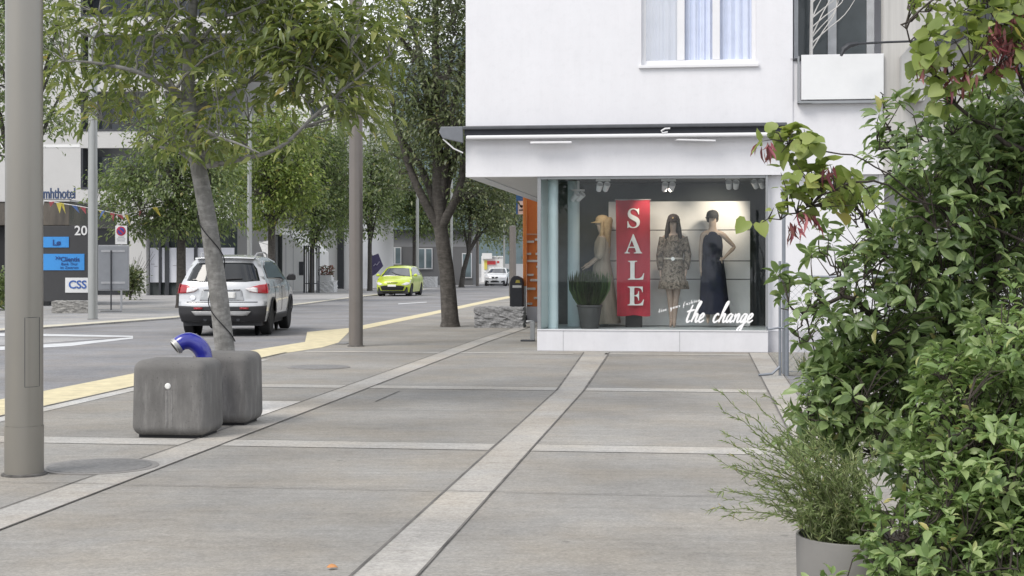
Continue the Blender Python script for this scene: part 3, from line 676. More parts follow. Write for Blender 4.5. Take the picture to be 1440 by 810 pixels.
MB().lathe([(.085,0),(.10,-.05),(.088,-.1),(.05,-.12)], 20, (0,.035,1.70)).build('hair', M('short_dark_hair', (.02,.016,.014), .6), tC, smooth=True)
MB().lathe([(.16,-.065),(.16,-.054)], 24).build('stand', grey_al, tC)
# A: seen in profile facing left, long beige dress, tan cap and scarf
aA = {'L': ((-.16,0,1.40),(-.20,-.04,1.14),(-.15,-.22,1.0),(-.12,-.34,.93)), 'R': ((.16,0,1.40),(.20,-.03,1.14),(.16,-.2,.98),(.13,-.32,.90))}
tA = place(847, 25.75, ROT-R(86), 1.09, 'mannequin', 'mannequin in a long pale dress and tan cap turned sideways behind the potted grass')
figure(aA, ((.0,0),(.0,0)), skin2, tA)
beige = M('beige_fabric', (.34,.29,.23), .85, var=.16, scale=8, stretch=(2,2,.4))
MB().loft([ring(0,cy,z,rx,ry,40,fo,8,z*2) for z,rx,ry,fo,cy in ((.05,.24,.25,.07,.03),(.09,.24,.25,.06,.03),(.45,.20,.20,.05,.02),(.75,.185,.17,.03,.01),(.93,.178,.15,.02,0),(1.08,.145,.12,.015,0),(1.22,.165,.135,.01,0),(1.34,.17,.125,.0,0),(1.42,.12,.085,.0,0),(1.455,.075,.065,0,0))]).build('dress', beige, tA, smooth=True, sharp=80)
for k in aA: sleeve(aA[k], beige, tA, upto=.3)
tan = M('tan_scarf', (.42,.30,.17), .8, var=.25, scale=14)
hair(tA, tan, 1.12, .112).location = (0,.045,0); cap_mesh(M('tan_cap', (.50,.36,.20), .8), tA)
# potted grass in the window
pg = thing('potted_grass', 'dark pot of spiky grass standing in the left end of the shop window', 'potted plant', (W(829,0,25.0).x, 25.0, FLZ), ROT)
MB().lathe([(.15,0),(.205,.36),(.22,.37),(.22,.40),(.19,.40),(.18,.30)], 28).build('pot', M('dark_planter', (.05,.05,.05), .6), pg, smooth=True)
rng = np.random.default_rng(8); k = 900
a = rng.uniform(0,6.28,k); sp = rng.uniform(.05,1,k); P = np.stack([.13*sp*np.cos(a),.13*sp*np.sin(a),np.full(k,.33)],1)
D = np.stack([np.cos(a)*sp*.55+rng.normal(size=k)*.1,np.sin(a)*sp*.55,np.full(k,1.)],1)
leaf_mesh('grass_blades', P, D, np.stack([np.cos(a)+.01,np.sin(a),np.full(k,.5)],1), rng.uniform(.2,.68,k), np.full(k,.006), 'lance', leafmat('window_grass', (.025,.06,.02), (.05,.11,.035), (.10,.17,.06)), pg)
# ================================================================ vehicles
tyre_m = M('tyre_rubber', (.018,.018,.019), .85, var=.2, scale=20); rim_m = M('alloy_rim', (.42,.43,.44), .35, .8, var=.05)
clad_m = M('black_cladding', (.022,.022,.025), .65, var=.15); chrome = M('chrome_trim', (.6,.6,.6), .2, 1., var=.03)
redl = M('red_lamp_lens', (.36,.014,.022), .15, var=.15, scale=14, coat=1); clear = M('clear_lamp_lens', (.75,.72,.72), .1, var=.2, scale=22, coat=1)
plate_m = M('number_plate', (.72,.72,.70), .5, var=.05); carglass = M('car_glass', (.016,.019,.021), .05, var=.4, scale=2, spec=.9); carglass2 = M('privacy_glass', (.014,.016,.018), .05, var=.4, scale=2, spec=.7); carglass.node_tree.nodes['Principled BSDF'].inputs['IOR'].default_value = 1.9
def lin(tab):
    xs = [a for a, b in tab]; ys = [b for a, b in tab]; return lambda x: float(np.interp(x, xs, ys))
class Car:
    def __init__(s, name, label, cat, loc, rz, P, paint, group=None):
        s.P = P; s.root = thing(name, label, cat, loc, rz, group); s.paint = paint
        s.hw = lin(P['hw']); s.wf = lin(P['wf']); s.yr = lin(P['yr']); s.yf = lin(P['yf']); s.zt = lin(P['zt'])
        s.kr = P['kr']; s.kf = P['kf']; s.c = P['c']; s.yR = P['zt'][0][0]; s.yF = P['zt'][-1][0]
        s.zR = P['zt'][0][1]; s.zF = P['zt'][-1][1]; s.zb = P['zb']
    def xw(s, y, z): return s.hw(z)*s.wf(y)
    def bl(s, z, zt): t = max(0, min(1, (z-s.zb)/(zt-s.zb))); return t*t
    def mR(s, p, off):
        u, z = p; q = abs(u)**4; z2 = z-s.c*q*s.bl(z, s.zR); y = s.yr(z)+s.kr*q
        return (u*s.xw(s.yr(z)+s.kr, z-s.c*s.bl(z, s.zR)), y-off, z2)
    def mF(s, p, off):
        u, z = p; q = abs(u)**3; z2 = z-s.c*q*s.bl(z, s.zF); y = s.yf(z)-s.kf*q
        return (u*s.xw(s.yf(z)-s.kf, z-s.c*s.bl(z, s.zF)), y+off, z2)
    def mT(s, p, off):
        u, y = p; v = (y-s.yR)/(s.yF-s.yR); q = abs(u)**4; qf = abs(u)**3
        y2 = y+s.kr*q*(1-v)**6-s.kf*qf*v**6
        return (u*s.xw(y+s.kr*(1-v)**6-s.kf*v**6, s.zt(y)-s.c), y2, s.zt(y)-s.c*(q*(1-v)+qf*v)+off)
    def mS(s, p, off, sg): y, z = p; return (sg*(s.xw(y, z)+off), y, z)
    def grid(s, mb, poly, fn, st=(.09, .09), holes=None):
        bm = bmesh.new(); bm.faces.new([bm.verts.new((a, b, 0)) for a, b in poly])
        bmesh.ops.triangulate(bm, faces=bm.faces[:])
        for ax in (0, 1):
            v = [p[ax] for p in poly]; lo, hi = min(v), max(v); k = math.floor(lo/st[ax])+1
            while k*st[ax] < hi-1e-5:
                co_ = [0,0,0]; no = [0,0,0]; co_[ax] = k*st[ax]; no[ax] = 1
                bmesh.ops.bisect_plane(bm, geom=bm.verts[:]+bm.edges[:]+bm.faces[:], plane_co=co_, plane_no=no); k += 1
        bm.verts.index_update(); mb.add([fn((v.co.x, v.co.y)) for v in bm.verts], [tuple(v.index for v in f.verts) for f in bm.faces]); bm.free()
    def fin(s, mb, name, mat, parent=None, thick=0.):
        me = bpy.data.meshes.new(name); me.from_pydata(mb.v, [], mb.f); bm = bmesh.new(); bm.from_mesh(me)
        bmesh.ops.remove_doubles(bm, verts=bm.verts[:], dist=.004); bmesh.ops.recalc_face_normals(bm, faces=bm.faces[:]); bm.to_mesh(me); bm.free()
        return link(name, me, mat, parent or s.root, smooth=True, sharp=38)
    def body(s):
        P = s.P; mb = MB(); zb = s.zb
        N = 24; zz = [zb+(s.zR-zb)*i/N for i in range(N+1)]
        s.grid(mb, [(-1,zb),(1,zb),(1,s.zR),(-1,s.zR)], lambda p: s.mR(p, 0), (.1,.05))
        s.grid(mb, [(-1,zb),(1,zb),(1,s.zF),(-1,s.zF)], lambda p: s.mF(p, 0), (.1,.05))
        s.grid(mb, [(-1,s.yR),(1,s.yR),(1,s.yF),(-1,s.yF)], lambda p: s.mT(p, 0), (.1,.08))
        rear = [s.mR((1, z), 0)[1:] for z in zz]
        top = [s.mT((1, s.yR+(s.yF-s.yR)*i/50), 0)[1:] for i in range(1, 51)]
        front = [s.mF((1, s.zF-(s.zF-zb)*i/10), 0)[1:] for i in range(1, 11)]
        bot = []
        for yw in (P['wy'][1], P['wy'][0]):
            r = P['ra']; zc = P['rw']; h = math.acos(min(1, (zc-zb)/r)) if zc > zb else math.pi/2
            for i in range(13):
                a = -math.pi/2+h+(2*math.pi-2*h)*i/12
                bot.append((yw+r*math.cos(a), zc+r*math.sin(a)))
        poly = rear+top+front+bot
        for sg in (-1, 1): s.grid(mb, poly, lambda p: s.mS(p, 0, sg), (.12,.08))
        s.body_o = s.fin(mb, 'body', s.paint)
        w = s.hw(.5)-.12
        MB().box(-w, w, P['yr'][0][1]+.12, P['yf'][0][1]-.12, zb-.08, zb+.18).build('underbody', clad_m, s.root)
        for sg in (-1, 1):
            for yw in P['wy']:
                wh = thing  # wheels are meshes: tyre with a rim as sub-part
                r = P['rw']; xx = sg*(s.hw(.4)-.11)
                t = MB().lathe([(r-.11,-.1),(r-.03,-.105),(r,-.08),(r,.08),(r-.03,.105),(r-.11,.1)], 32, axis='x').build('wheel', tyre_m, s.root, smooth=True, loc=(xx, yw, r))
                rm = MB(); rm.lathe([(r-.105,.0),(r-.105,.075),(r-.125,.08),(r-.14,.02),(.05,.03),(.045,.07),(.01,.075)], 28, axis='x')
                for k in range(5):
                    a = 2*math.pi*k/5; rm.tube([(.06, .04*math.cos(a), .04*math.sin(a)), (.055, (r-.12)*math.cos(a), (r-.12)*math.sin(a))], [.035,.028], 6)
                rr = rm.build('rim', rim_m, t, smooth=True, sharp=30)
                if sg < 0: rr.rotation_euler = (0, 0, math.pi)
                MB().lathe([(P['ra']-.02,-.02),(.02,-.02),(.02,.0),(P['ra']-.02,.0)], 24, axis='x').build('wheel_well', black_m, s.root, loc=(sg*(s.hw(.4)-.28), yw, r))
    def R_(s, name, poly, mat, off=.006, sym=False, parent=None, st=(.08,.04)):
        for k in ((1,-1) if sym else (1,)):
            mb = MB(); s.grid(mb, [(k*a, b) for a, b in poly], lambda p: s.mR(p, off), st); r = s.fin(mb, name, mat, parent); s.sol(r, off)
        return r
    def F_(s, name, poly, mat, off=.006, sym=False, parent=None, st=(.08,.04)):
        for k in ((1,-1) if sym else (1,)):
            mb = MB(); s.grid(mb, [(k*a, b) for a, b in poly], lambda p: s.mF(p, off), st); r = s.fin(mb, name, mat, parent); s.sol(r, off)
        return r
    def sol(s, o, off): m = o.modifiers.new('Solidify', 'SOLIDIFY'); m.thickness = max(off, .004)*1.0; m.offset = 0
    def T_(s, name, poly, mat, off=.006, parent=None, sym=False):
        for k in ((1,-1) if sym else (1,)):
            mb = MB(); s.grid(mb, [(k*a, b) for a, b in poly], lambda p: s.mT(p, off), (.1,.08)); r = s.fin(mb, name, mat, parent); s.sol(r, off)
        return r
    def S_(s, name, poly, mat, off=.006, parent=None):
        for sg in (-1, 1):
            mb = MB(); s.grid(mb, poly, lambda p: s.mS(p, off, sg), (.1,.06)); r = s.fin(mb, name, mat, parent); s.sol(r, off)
        return r
    def arches(s, ro, mat, off=.014):
        for yw in s.P['wy']:
            ri = s.P['ra']; zc = s.P['rw']; a0 = -.28; a = [a0+(math.pi-2*a0)*i/20 for i in range(21)]
            for sg in (-1, 1):
                mb = MB(); vs = []
                for x in a:
                    for r in (ri-.012, ro):
                        y, z = yw+r*math.cos(x), max(zc+r*math.sin(x), s.zb-.02); vs.append((sg*(s.xw(y, z)+off), y, z))
                mb.add(vs, [(2*i, 2*i+1, 2*i+3, 2*i+2) for i in range(20)]); s.sol(s.fin(mb, 'wheel_arch', mat), .02)
    def mirrors(s, y, z, mat):
        for sg in (-1, 1):
            x = s.xw(y, z)
            mb = MB(); mb.loft([[(sg*(x+.02+.19*k), y+dy*f, z+.09+dz*f-.05*(1-f)) for dy, dz in ((-.05,-.06),(.07,-.05),(.09,.03),(.02,.085),(-.05,.07))] for k, f in ((0,.4),(.25,.9),(.75,1),(1,.7))])
            m = mb.build('mirror', mat, s.root, smooth=True, bevel=.01)
# --- silver compact crossover seen from behind
silver = M('silver_paint', (.58,.59,.605), .27, .35, var=.02, coat=.8)
P1 = dict(hw=[(.28,.83),(.45,.875),(.62,.888),(.86,.885),(1.0,.86),(1.06,.835),(1.46,.665),(1.58,.56)], wf=[(-2.15,.965),(-1.5,1),(1.2,1),(2.15,.95)],
     yr=[(.28,-2.08),(.42,-2.15),(.62,-2.14),(.68,-2.10),(.95,-2.07),(1.06,-2.02),(1.44,-1.76),(1.56,-1.66)], yf=[(.28,2.06),(.5,2.15),(.8,2.08)],
     zt=[(-1.66,1.56),(-.9,1.60),(-.1,1.59),(.35,1.52),(1.12,1.08),(1.3,1.02),(1.95,.88),(2.08,.80)], kr=.16, kf=.28, c=.05, zb=.28, wy=(-1.30,1.30), rw=.335, ra=.385)
p = G(311, 471, -.035); p = Vector(((311-720)/F*29.7, 29.7, gz(29.7)-.03))
c1 = Car('parked_car', 'silver crossover car seen from behind on the road beyond the nearest tree', 'car', p+Vector((-.02, 2.15, 0)), R(.6), P1, silver)
c1.root.name = 'crossover_car'; c1.root.scale = (1.03,1,1.03)
c1.body()
c1.R_('rear_bumper', [(-1,.285),(1,.285),(1,.60),(.6,.585),(-.6,.585),(-1,.60)], clad_m, .014)
c1.R_('skid_plate', [(-.60,.41),(.60,.41),(.68,.49),(-.68,.49)], M('satin_silver', (.38,.38,.38), .4, .5), .035)
c1.R_('rear_reflector', [(.42,.53),(.62,.53),(.62,.565),(.42,.565)], redl, .03, True)
c1.R_('rear_window', [(-.88,1.10),(-.55,1.07),(.55,1.07),(.88,1.10),(.87,1.34),(.80,1.44),(-.80,1.44),(-.87,1.34)], carglass2, .008)
tl = c1.R_('tail_light', [(.54,.93),(.63,.87),(.80,.845),(.995,.84),(.995,1.03),(.85,1.01),(.68,.965)], redl, .018, True)
c1.R_('reversing_lens', [(.535,.93),(.62,.88),(.80,.855),(.80,.95),(.70,.96)], clear, .03, True)
c1.S_('tail_light', [(-1.97,.835),(-1.76,.88),(-1.70,1.02),(-1.93,1.035)], redl, .014)
c1.R_('trim_bar', [(-.42,.90),(.42,.90),(.42,.925),(-.42,.925)], chrome, .02)
c1.R_('plate_recess', [(-.50,.70),(.50,.70),(.45,.895),(-.45,.895)], M('silver_recess_shade', (.42,.43,.44), .35, .35, var=.02), .006)  # recess shade put into a darker silver; the panel itself sits proud
c1.R_('number_plate', [(-.31,.745),(.31,.745),(.31,.86),(-.31,.86)], plate_m, .02)
c1.R_('sticker', [(-.66+.07*math.cos(a*.5236),.755+.055*math.sin(a*.5236)) for a in range(12)], M('sticker_white', (.72,.74,.78), .5), .01)
c1.R_('seam', [(-.80,.665),(.80,.665),(.80,.675),(-.80,.675)], clad_m, .01)
MB().tube([c1.mR((-.12,1.10),.03), c1.mR((.10,1.115),.04), c1.mR((.48,1.13),.03)], .012, 6).build('wiper', clad_m, c1.root)
MB().loft([[(x, -1.62+dy, 1.535+dz-.05*abs(x)**2) for dy, dz in ((.08,.035),(-.16,.015),(-.17,-.005),(.06,-.01))] for x in (-.58,-.4,-.1,.1,.4,.58)]).build('spoiler', silver, c1.root, bevel=.006)
for sg in (-1, 1):
    MB().tube([(sg*.53,-1.45,1.53),(sg*.555,-1.25,1.62),(sg*.565,-.4,1.645),(sg*.555,.05,1.60),(sg*.54,.15,1.54)], .018, 8).build('roof_rail', M('satin_silver', (.38,.38,.38)), c1.root, smooth=True)
    MB().tube([(sg*.32,-2.13,.33),(sg*.32,-2.02,.33)], .035, 10).build('exhaust_pipe', dark_al, c1.root)
c1.S_('side_window', [(-1.55,1.13),(.60,1.07),(.93,1.075),(.30,1.42),(-.2,1.475),(-1.1,1.47),(-1.42,1.38)], carglass2, .007)
c1.S_('side_sill', [(-.95,.285),(.95,.285),(.93,.40),(-.93,.40)], clad_m, .012)
for y in (-.98, -.05, .98): c1.S_('door_seam', [(y,.45),(y+.012,.45),(y+.012,1.06),(y,1.06)], clad_m, .004)
for y in (-.88, .05): c1.S_('door_handle', [(y,.93),(y+.2,.93),(y+.2,.965),(y,.965)], silver, .03)
c1.arches(.42, clad_m); c1.mirrors(.78, 1.03, clad_m)
# --- lime hatchback coming towards the camera
lime = M('lime_paint', (.50,.60,.035), .3, .1, var=.03, coat=.8)
P2 = dict(hw=[(.2,.80),(.45,.845),(.65,.85),(.85,.84),(.95,.80),(1.40,.59),(1.5,.5)], wf=[(-2.0,.95),(-1.3,1),(1.2,1),(2.0,.93)],
     yr=[(.2,-1.95),(.5,-2.0),(.9,-1.93),(1.4,-1.6),(1.46,-1.5)], yf=[(.2,1.93),(.45,2.0),(.62,1.98),(.72,1.93)],
     zt=[(-1.5,1.46),(-.7,1.49),(0,1.47),(.35,1.40),(1.15,.96),(1.3,.92),(1.75,.80),(1.93,.72)], kr=.15, kf=.34, c=.05, zb=.2, wy=(-1.25,1.22), rw=.30, ra=.345)
p = G(551, 416.8, -.035)
c2 = Car('hatchback_car', 'lime green hatchback driving towards the camera down the road', 'car', p+ST(0,2.0)+Vector((0,0,0)), math.pi+ROT, P2, lime)
c2.body()
c2.F_('grille', [(-.66,.30),(.66,.30),(.74,.49),(.5,.53),(-.5,.53),(-.74,.49)], black_m, .012)
c2.F_('upper_grille', [(-.30,.635),(.30,.635),(.36,.675),(-.36,.675)], black_m, .01)
c2.F_('number_plate', [(-.25,.47),(.25,.47),(.25,.57),(-.25,.57)], plate_m, .022)
c2.F_('lower_lip', [(-.9,.205),(.9,.205),(.9,.27),(-.9,.27)], clad_m, .012)
c2.F_('headlight', [(.56,.58),(.80,.54),(.97,.60),(.985,.70),(.82,.71)], clear, .014, True)
c2.S_('headlight', [(1.66,.62),(1.44,.74),(1.40,.80),(1.62,.755)], clear, .012)
c2.F_('fog_light', [(.80,.33),(.9,.34),(.9,.44),(.82,.46)], black_m, .012, True)
c2.T_('windscreen', [(-.90,1.12),(.90,1.12),(.86,.42),(-.86,.42)], carglass, .006)
c2.S_('side_window', [(-1.45,1.02),(.98,.98),(.35,1.32),(-.2,1.40),(-1.2,1.38)], carglass, .007)
c2.R_('rear_window', [(-.8,1.0),(.8,1.0),(.75,1.36),(-.75,1.36)], carglass, .008)
c2.R_('tail_light', [(.7,.7),(.99,.7),(.99,.98),(.8,.95)], redl, .014, True)
for y in (-.6, .95): c2.S_('door_seam', [(y,.3),(y+.012,.3),(y+.012,1.0),(y,1.0)], clad_m, .004)
MB().tube([c2.mT((-.55,1.13),.02), c2.mT((0,1.0),.03), c2.mT((.35,.80),.02)], .012, 6).build('wiper', clad_m, c2.root)
c2.mirrors(.80, .92, lime)
# --- white coupe further back
wcar = M('white_car_paint', (.76,.77,.78), .25, 0, var=.015, coat=.8)
P3 = dict(hw=[(.18,.82),(.45,.87),(.65,.885),(.82,.87),(.92,.82),(1.32,.60),(1.42,.5)], wf=[(-2.2,.94),(-1.4,1),(1.4,1),(2.2,.92)],
     yr=[(.18,-2.1),(.5,-2.2),(.85,-2.1),(.95,-2.0)], yf=[(.18,2.15),(.42,2.21),(.62,2.2),(.74,2.12)],
     zt=[(-2.0,.95),(-1.75,1.02),(-.7,1.38),(-.1,1.41),(.35,1.34),(1.05,.96),(1.25,.92),(1.9,.82),(2.12,.74)], kr=.15, kf=.32, c=.045, zb=.18, wy=(-1.3,1.4), rw=.32, ra=.36)
p = G(696, 402.3, -.035)
c3 = Car('coupe_car', 'white two door car with twin oval grilles approaching far down the road', 'car', p+ST(0,2.1), math.pi+ROT, P3, wcar)
c3.body()
c3.F_('kidney_grille', [(.03,.57),(.22,.575),(.30,.63),(.26,.695),(.05,.69)], black_m, .012, True)
c3.F_('headlight', [(.46,.62),(.62,.59),(.93,.62),(.97,.70),(.55,.71)], clear, .014, True)
c3.F_('lower_intake', [(-.42,.28),(.42,.28),(.36,.39),(-.36,.39)], black_m, .012)
c3.F_('side_intake', [(.56,.27),(.86,.29),(.88,.44),(.62,.37)], black_m, .012, True)
c3.F_('number_plate', [(-.24,.42),(.24,.42),(.24,.51),(-.24,.51)], M('plate_grey', (.5,.5,.5)), .02)
c3.T_('windscreen', [(-.9,1.03),(.9,1.03),(.86,.40),(-.86,.40)], carglass, .006)
c3.S_('side_window', [(-1.4,1.06),(.90,.97),(.3,1.27),(-.7,1.31)], carglass, .007)
c3.mirrors(.75, .92, wcar)
# ================================================================ street furniture
mast_m = M('mast_paint_warm', (.30,.285,.255), .36, .65, var=.05, scale=2.5, stretch=(1,1,.3))
mast2_m = M('mast_paint_brown', (.21,.19,.175), .4, .6, var=.06, scale=2)
mast3_m = M('mast_galvanised', (.38,.39,.38), .42, .55, var=.06, scale=2)
def mast(px, py, r, h, label, mat, joint=None, hatch=False, d=None, lamp=False):
    p = G(px, py) if d is None else Vector(((px-720)/F*d, d, gz(d)))
    t = thing('street_mast', label, 'mast', p, 0, 'street masts'); n_ = 40 if r > .1 else 16
    if joint:
        MB().lathe([(r*1.035,0),(r*1.035,joint)], n_, (0,0,0)).build('base_sleeve', mat, t, smooth=True)
        MB().lathe([(r,joint+.001),(r*.97,h),(r*.3,h+.02)], n_).build('shaft', mat, t, smooth=True)
    else: MB().lathe([(r,0),(r*.9,h),(r*.3,h+.02)], n_).build('shaft', mat, t, smooth=True)
    MB().lathe([(r*1.22,0),(r*1.2,.012),(r*1.04,.016)], n_).build('foot_joint', M('foot_dirt', (.10,.095,.09), .95, var=.5, scale=14), t)
    if hatch:
        pl = [((r*.995)*math.cos(R(-70)+R(50)*a), (r*.995)*math.sin(R(-70)+R(50)*a), z) for a, z in ((0,.62),(.25,.62),(.5,.62),(.75,.62),(1,.62),(1,1.1),(.75,1.1),(.5,1.1),(.25,1.1),(0,1.1),(0,.62))]
        MB().tube(pl, .0022, 5).build('service_door_seam', dark_al, t)
    return t
mast(34, 667.5, .128, 8.5, 'thick grey metal mast nearest the camera at the left edge', mast_m, .345, True)
MB_ = thing  # (masts further down the street)
mast(500.5, 487, .122, 8.5, 'brownish grey metal mast at the notch in the yellow kerb', mast2_m)
mast(130.5, 449, .118, 7.5, 'grey mast on the far pavement in front of the dark sign pylon', mast3_m, 3.9)
mast(351, 425, .10, 7.5, 'grey mast behind the silver car by the storefronts', mast3_m)
mast(587, 407.5, .10, 7, 'slim pale mast just left of the forked tree', mast3_m)
mast(641, 452, .085, 2.9, 'short grey post standing close behind the forked tree', mast2_m) if False else None
mast(635, 407, .085, 7, 'slim pale mast just right of the forked tree trunk', mast3_m)
mast(671.5, 402.5, .12, 5.5, 'grey mast left of the white coupe', mast2_m)
mast(709, 401, .08, 6.5, 'thin pale mast behind the white coupe', mast3_m)
mast(721, 417, .17, 3.3, 'wide dark grey post right of the white coupe', mast2_m)

# concrete planter cubes, rounded, streaked
m, n, b = nt('streaked_concrete'); MATS['streaked_concrete'] = m
v = coords(n); vs_ = coords(n, (4,4,.7))
c = ramp(n, noise(n, v, 2.2, 5, .6), [(.3,(.125,.121,.117)),(.7,(.18,.175,.169))])
st = ramp(n, noise(n, vs_, 3., 6, .7), [(.36,.86),(.52,1.),(.70,1.5)])
sep = n.nodes.new('ShaderNodeSeparateXYZ'); lk(n, v, sep.inputs[0])
hm = ramp(n, sep.outputs['Z'], [(.48,1.),(.62,.0)])
c2_ = mixc(n, c, mixc(n, c, st, 1., 'MULTIPLY'), hm)
pit = ramp(n, noise(n, v, 60, 3, .8), [(.30,.42),(.38,1.)])
lk(n, mixc(n, c2_, pit, 1., 'MULTIPLY'), b.inputs['Base Color']); b.inputs['Roughness'].default_value = .85
bump(n, b, noise(n, v, 55, 4, .7), .4, .004); cube_m = m
def planter(label, px_l, py, w_, dp, h_, d):
    t = thing('concrete_block_seat', label, 'concrete block', (0,0,0), ROT, 'rounded concrete blocks round the planted tree')
    x = (px_l-720)/F*d; t.location = Vector((x, d, 0))+Vector((w_/2/SN, -SL*w_/2/SN, 0))+Vector((SL*dp/2/SN, dp/2/SN, 0))
    bm = bmesh.new(); bmesh.ops.create_cube(bm, size=1); 
    for vv in bm.verts: vv.co = Vector((vv.co.x*w_*(1 if vv.co.z < 0 else .965), vv.co.y*dp*(1 if vv.co.z < 0 else .965), (vv.co.z+.5)*(h_-.02)+.02))
    bmesh.ops.bevel(bm, geom=bm.edges[:], offset=.085, segments=7, profile=.5, affect='EDGES')
    me = bpy.data.meshes.new('block'); bm.to_mesh(me); bm.free(); link('block', me, cube_m, t, smooth=True, sharp=60)
    MB().box(-w_/2+.06, w_/2-.06, -dp/2+.06, dp/2-.06, 0, .05).build('plinth', black_m, t)
    MB().lathe([(.026,-.02),(.026,.006),(.02,.012),(.004,.013)], 18, (.0 if 'nearest' in label else -.2, -dp/2-.001+(.011), .44), 'y').build('anchor_cap', M('anchor_white', (.8,.8,.78), .5) if 'nearest' in label else M('anchor_grey', (.35,.34,.33), .6), t)
    MB().tube([(-.01,-dp/2+.010,.10),(-.01,-dp/2+.014,.40)], .014, 8).tube([(.035,-dp/2+.006,.10),(.035,-dp/2+.010,.40)], .008, 6).build('drip_trace', M('lime_trace', (.20,.195,.19), .85, var=.3, scale=20), t)
planter('streaky grey concrete block nearest the camera with a white round cap on its face', 182, 617, .665, .52, .655, 12.42)
planter('streaky grey concrete block standing just behind the other one by the tree trunk', 263, 600, .575, .50, .655, 13.36)
# blue bent standpipe with silver coupling
p = G(288, 603); pb = thing('bent_standpipe', 'glossy blue bent pipe with a silver open end rising behind the concrete block', 'pipe', (p.x, p.y, 0))
blue = M('blue_enamel', (.020,.024,.27), .18, 0, var=.12, scale=5, coat=.8)
def pt(px, py): q = W(px, py, p.y); return (q.x-p.x, 0, q.z)
path = smooth_path([(*pt(289,600), .075), (*pt(288,540), .075), (*pt(287,505), .075), (*pt(282,489), .077), (*pt(270,480), .077), (*pt(259,480.5), .074), (*pt(252,485), .068)], 6)
path = [(a, -.0-.06*max(0, min(1,(k-14)/22)), c_, r_) for k, (a, b__, c_, r_) in enumerate(path)]
MB().tube([q[:3] for q in path], [q[3] for q in path], 24).build('pipe', blue, pb, smooth=True)
e = Vector(path[-1][:3]); dv = (e-Vector(path[-4][:3])).normalized()
MB().tube([e-dv*.005, e+dv*.008, e+dv*.009, e+dv*.02, e+dv*.021, e+dv*.035], [.071,.071,.076,.076,.068,.068], 24).build('coupling', M('worn_aluminium', (.42,.42,.41), .5, .6, var=.1, scale=20), pb, smooth=True, sharp=30)
MB().tube([e+dv*.0351, e+dv*.036], [.05,.05], 20).build('opening', black_m, pb)
MB().lathe([(.09,.55),(.092,.57),(.08,.585)], 20).build('collar', blue, pb, smooth=True)
# rough granite block
def granite(name, label, loc, rz, sx, sy, sz, seed, mat):
    rg = np.random.default_rng(seed); bm = bmesh.new(); bmesh.ops.create_cube(bm, size=1); bmesh.ops.subdivide_edges(bm, edges=bm.edges[:], cuts=11, use_grid_fill=True)
    for vv in bm.verts:
        q = vv.co.copy(); f = .022*math.sin(q.x*17+seed)*math.sin(q.z*13+1)*math.cos(q.y*11)+rg.normal()*.011
        vv.co = Vector((q.x*sx+(f if abs(q.x) > .49 else 0), q.y*sy+(f if abs(q.y) > .49 else 0), (q.z+.5)*sz+(f*.7 if q.z > .49 else 0)))
    me = bpy.data.meshes.new(name); bm.to_mesh(me); bm.free(); o = link(name, me, mat, None, loc=loc, rotz=rz); 
    return tag(o, label, 'stone block')
gran = M('granite', (.27,.27,.275), .9, var=.38, scale=16, bmp=.9, bscale=24, bdist=.03, detail=7)
q = G(697, 461); granite('granite_block', 'rough hewn grey granite block on the pavement beside the forked tree', q+Vector((.1,.25,0)), ROT, 1.10, .5, .455, 2, gran)
q = G(104, 440); granite('stone_block', 'rough pale stone block at the foot of the dark sign pylon', q+Vector((0,-.05,0)), ROT*.15, 1.12, .55, .36, 5, M('pale_stone', (.34,.33,.31), .9, var=.35, scale=12, bmp=.8, bscale=20, bdist=.03))
q = G(459, 411); granite('stone_block', 'white square block beneath flowers on the far pavement', q+Vector((0,.4,0)), ROT, .95, .8, .62, 6, M('white_stone', (.62,.62,.62), .8, var=.06, bmp=.2))
q = G(605, 404); granite('stone_block', 'white cube block left of the forked tree before the grey building', q+Vector((0,.4,0)), ROT, .85, .8, .72, 7, M('white_stone', (.62,.62,.62)))
q = G(459, 411); tp = thing('planter_box', 'low pale tub with red flowers on the white square block', 'planter', q+Vector((0,.4,.60)), ROT)
MB().box(-.42,.3,-.25,.25,.02,.34).build('tub', M('white_stone', (.62,.62,.62)), tp, bevel=.02)
rng = np.random.default_rng(12)
k = 260; P = np.stack([rng.uniform(-.42,.35,k), rng.uniform(-.25,.25,k), .3+rng.uniform(0,.6,k)**1.3], 1)
leaf_mesh('flowers', P, rng.normal(size=(k,3))+(0,0,.8), rng.normal(size=(k,3)), np.full(k,.13), np.full(k,.07), 'lance', leafmat('tub_flowers', (.03,.06,.02), (.10,.05,.04), (.30,.04,.05)), tp)
# dark litter bin with a rounded top
q = G(727, 446); d_ = 36.5; bn_ = thing('litter_bin', 'dark litter bin with rounded top behind the granite block', 'litter bin', ((727-720)/F*d_, d_, gz(d_)), ROT)
MB().slab([(-.16,0),(.16,0),(.16,1.02),(.12,1.10),(.03,1.15),(-.06,1.15),(-.12,1.10),(-.16,1.0)], -.16, .16).build('shell', M('bin_anthracite', (.035,.037,.045), .5), bn_, bevel=.015)
MB().slab([(-.09,.86),(.13,.86),(.13,.92),(-.09,.92)], -.166, -.159).build('label_strip', plate_m, bn_)
MB().slab([(-.02,.98),(.10,.98),(.08,1.05),(.0,1.05)], -.166, -.159).build('sticker', M('bin_yellow', (.6,.5,.1)), bn_)
# small wall stub / bracket post by the shop corner
q = G(748, 480); bk = thing('low_bracket_post', 'short grey metal bracket post on the pavement by the shop corner', 'post', q, ROT)
MB().box(-.03,.05,-.03,.03,.02,.36).build('post', grey_al, bk, bevel=.004); MB().box(-.20,.05,-.1,.1,0,.03).build('base_plate', dark_al, bk, bevel=.004)
MB().tube([(-.1,0,.36),(.0,0,.37),(.04,0,.30)], .028, 8).build('hook', grey_al, bk, smooth=True)
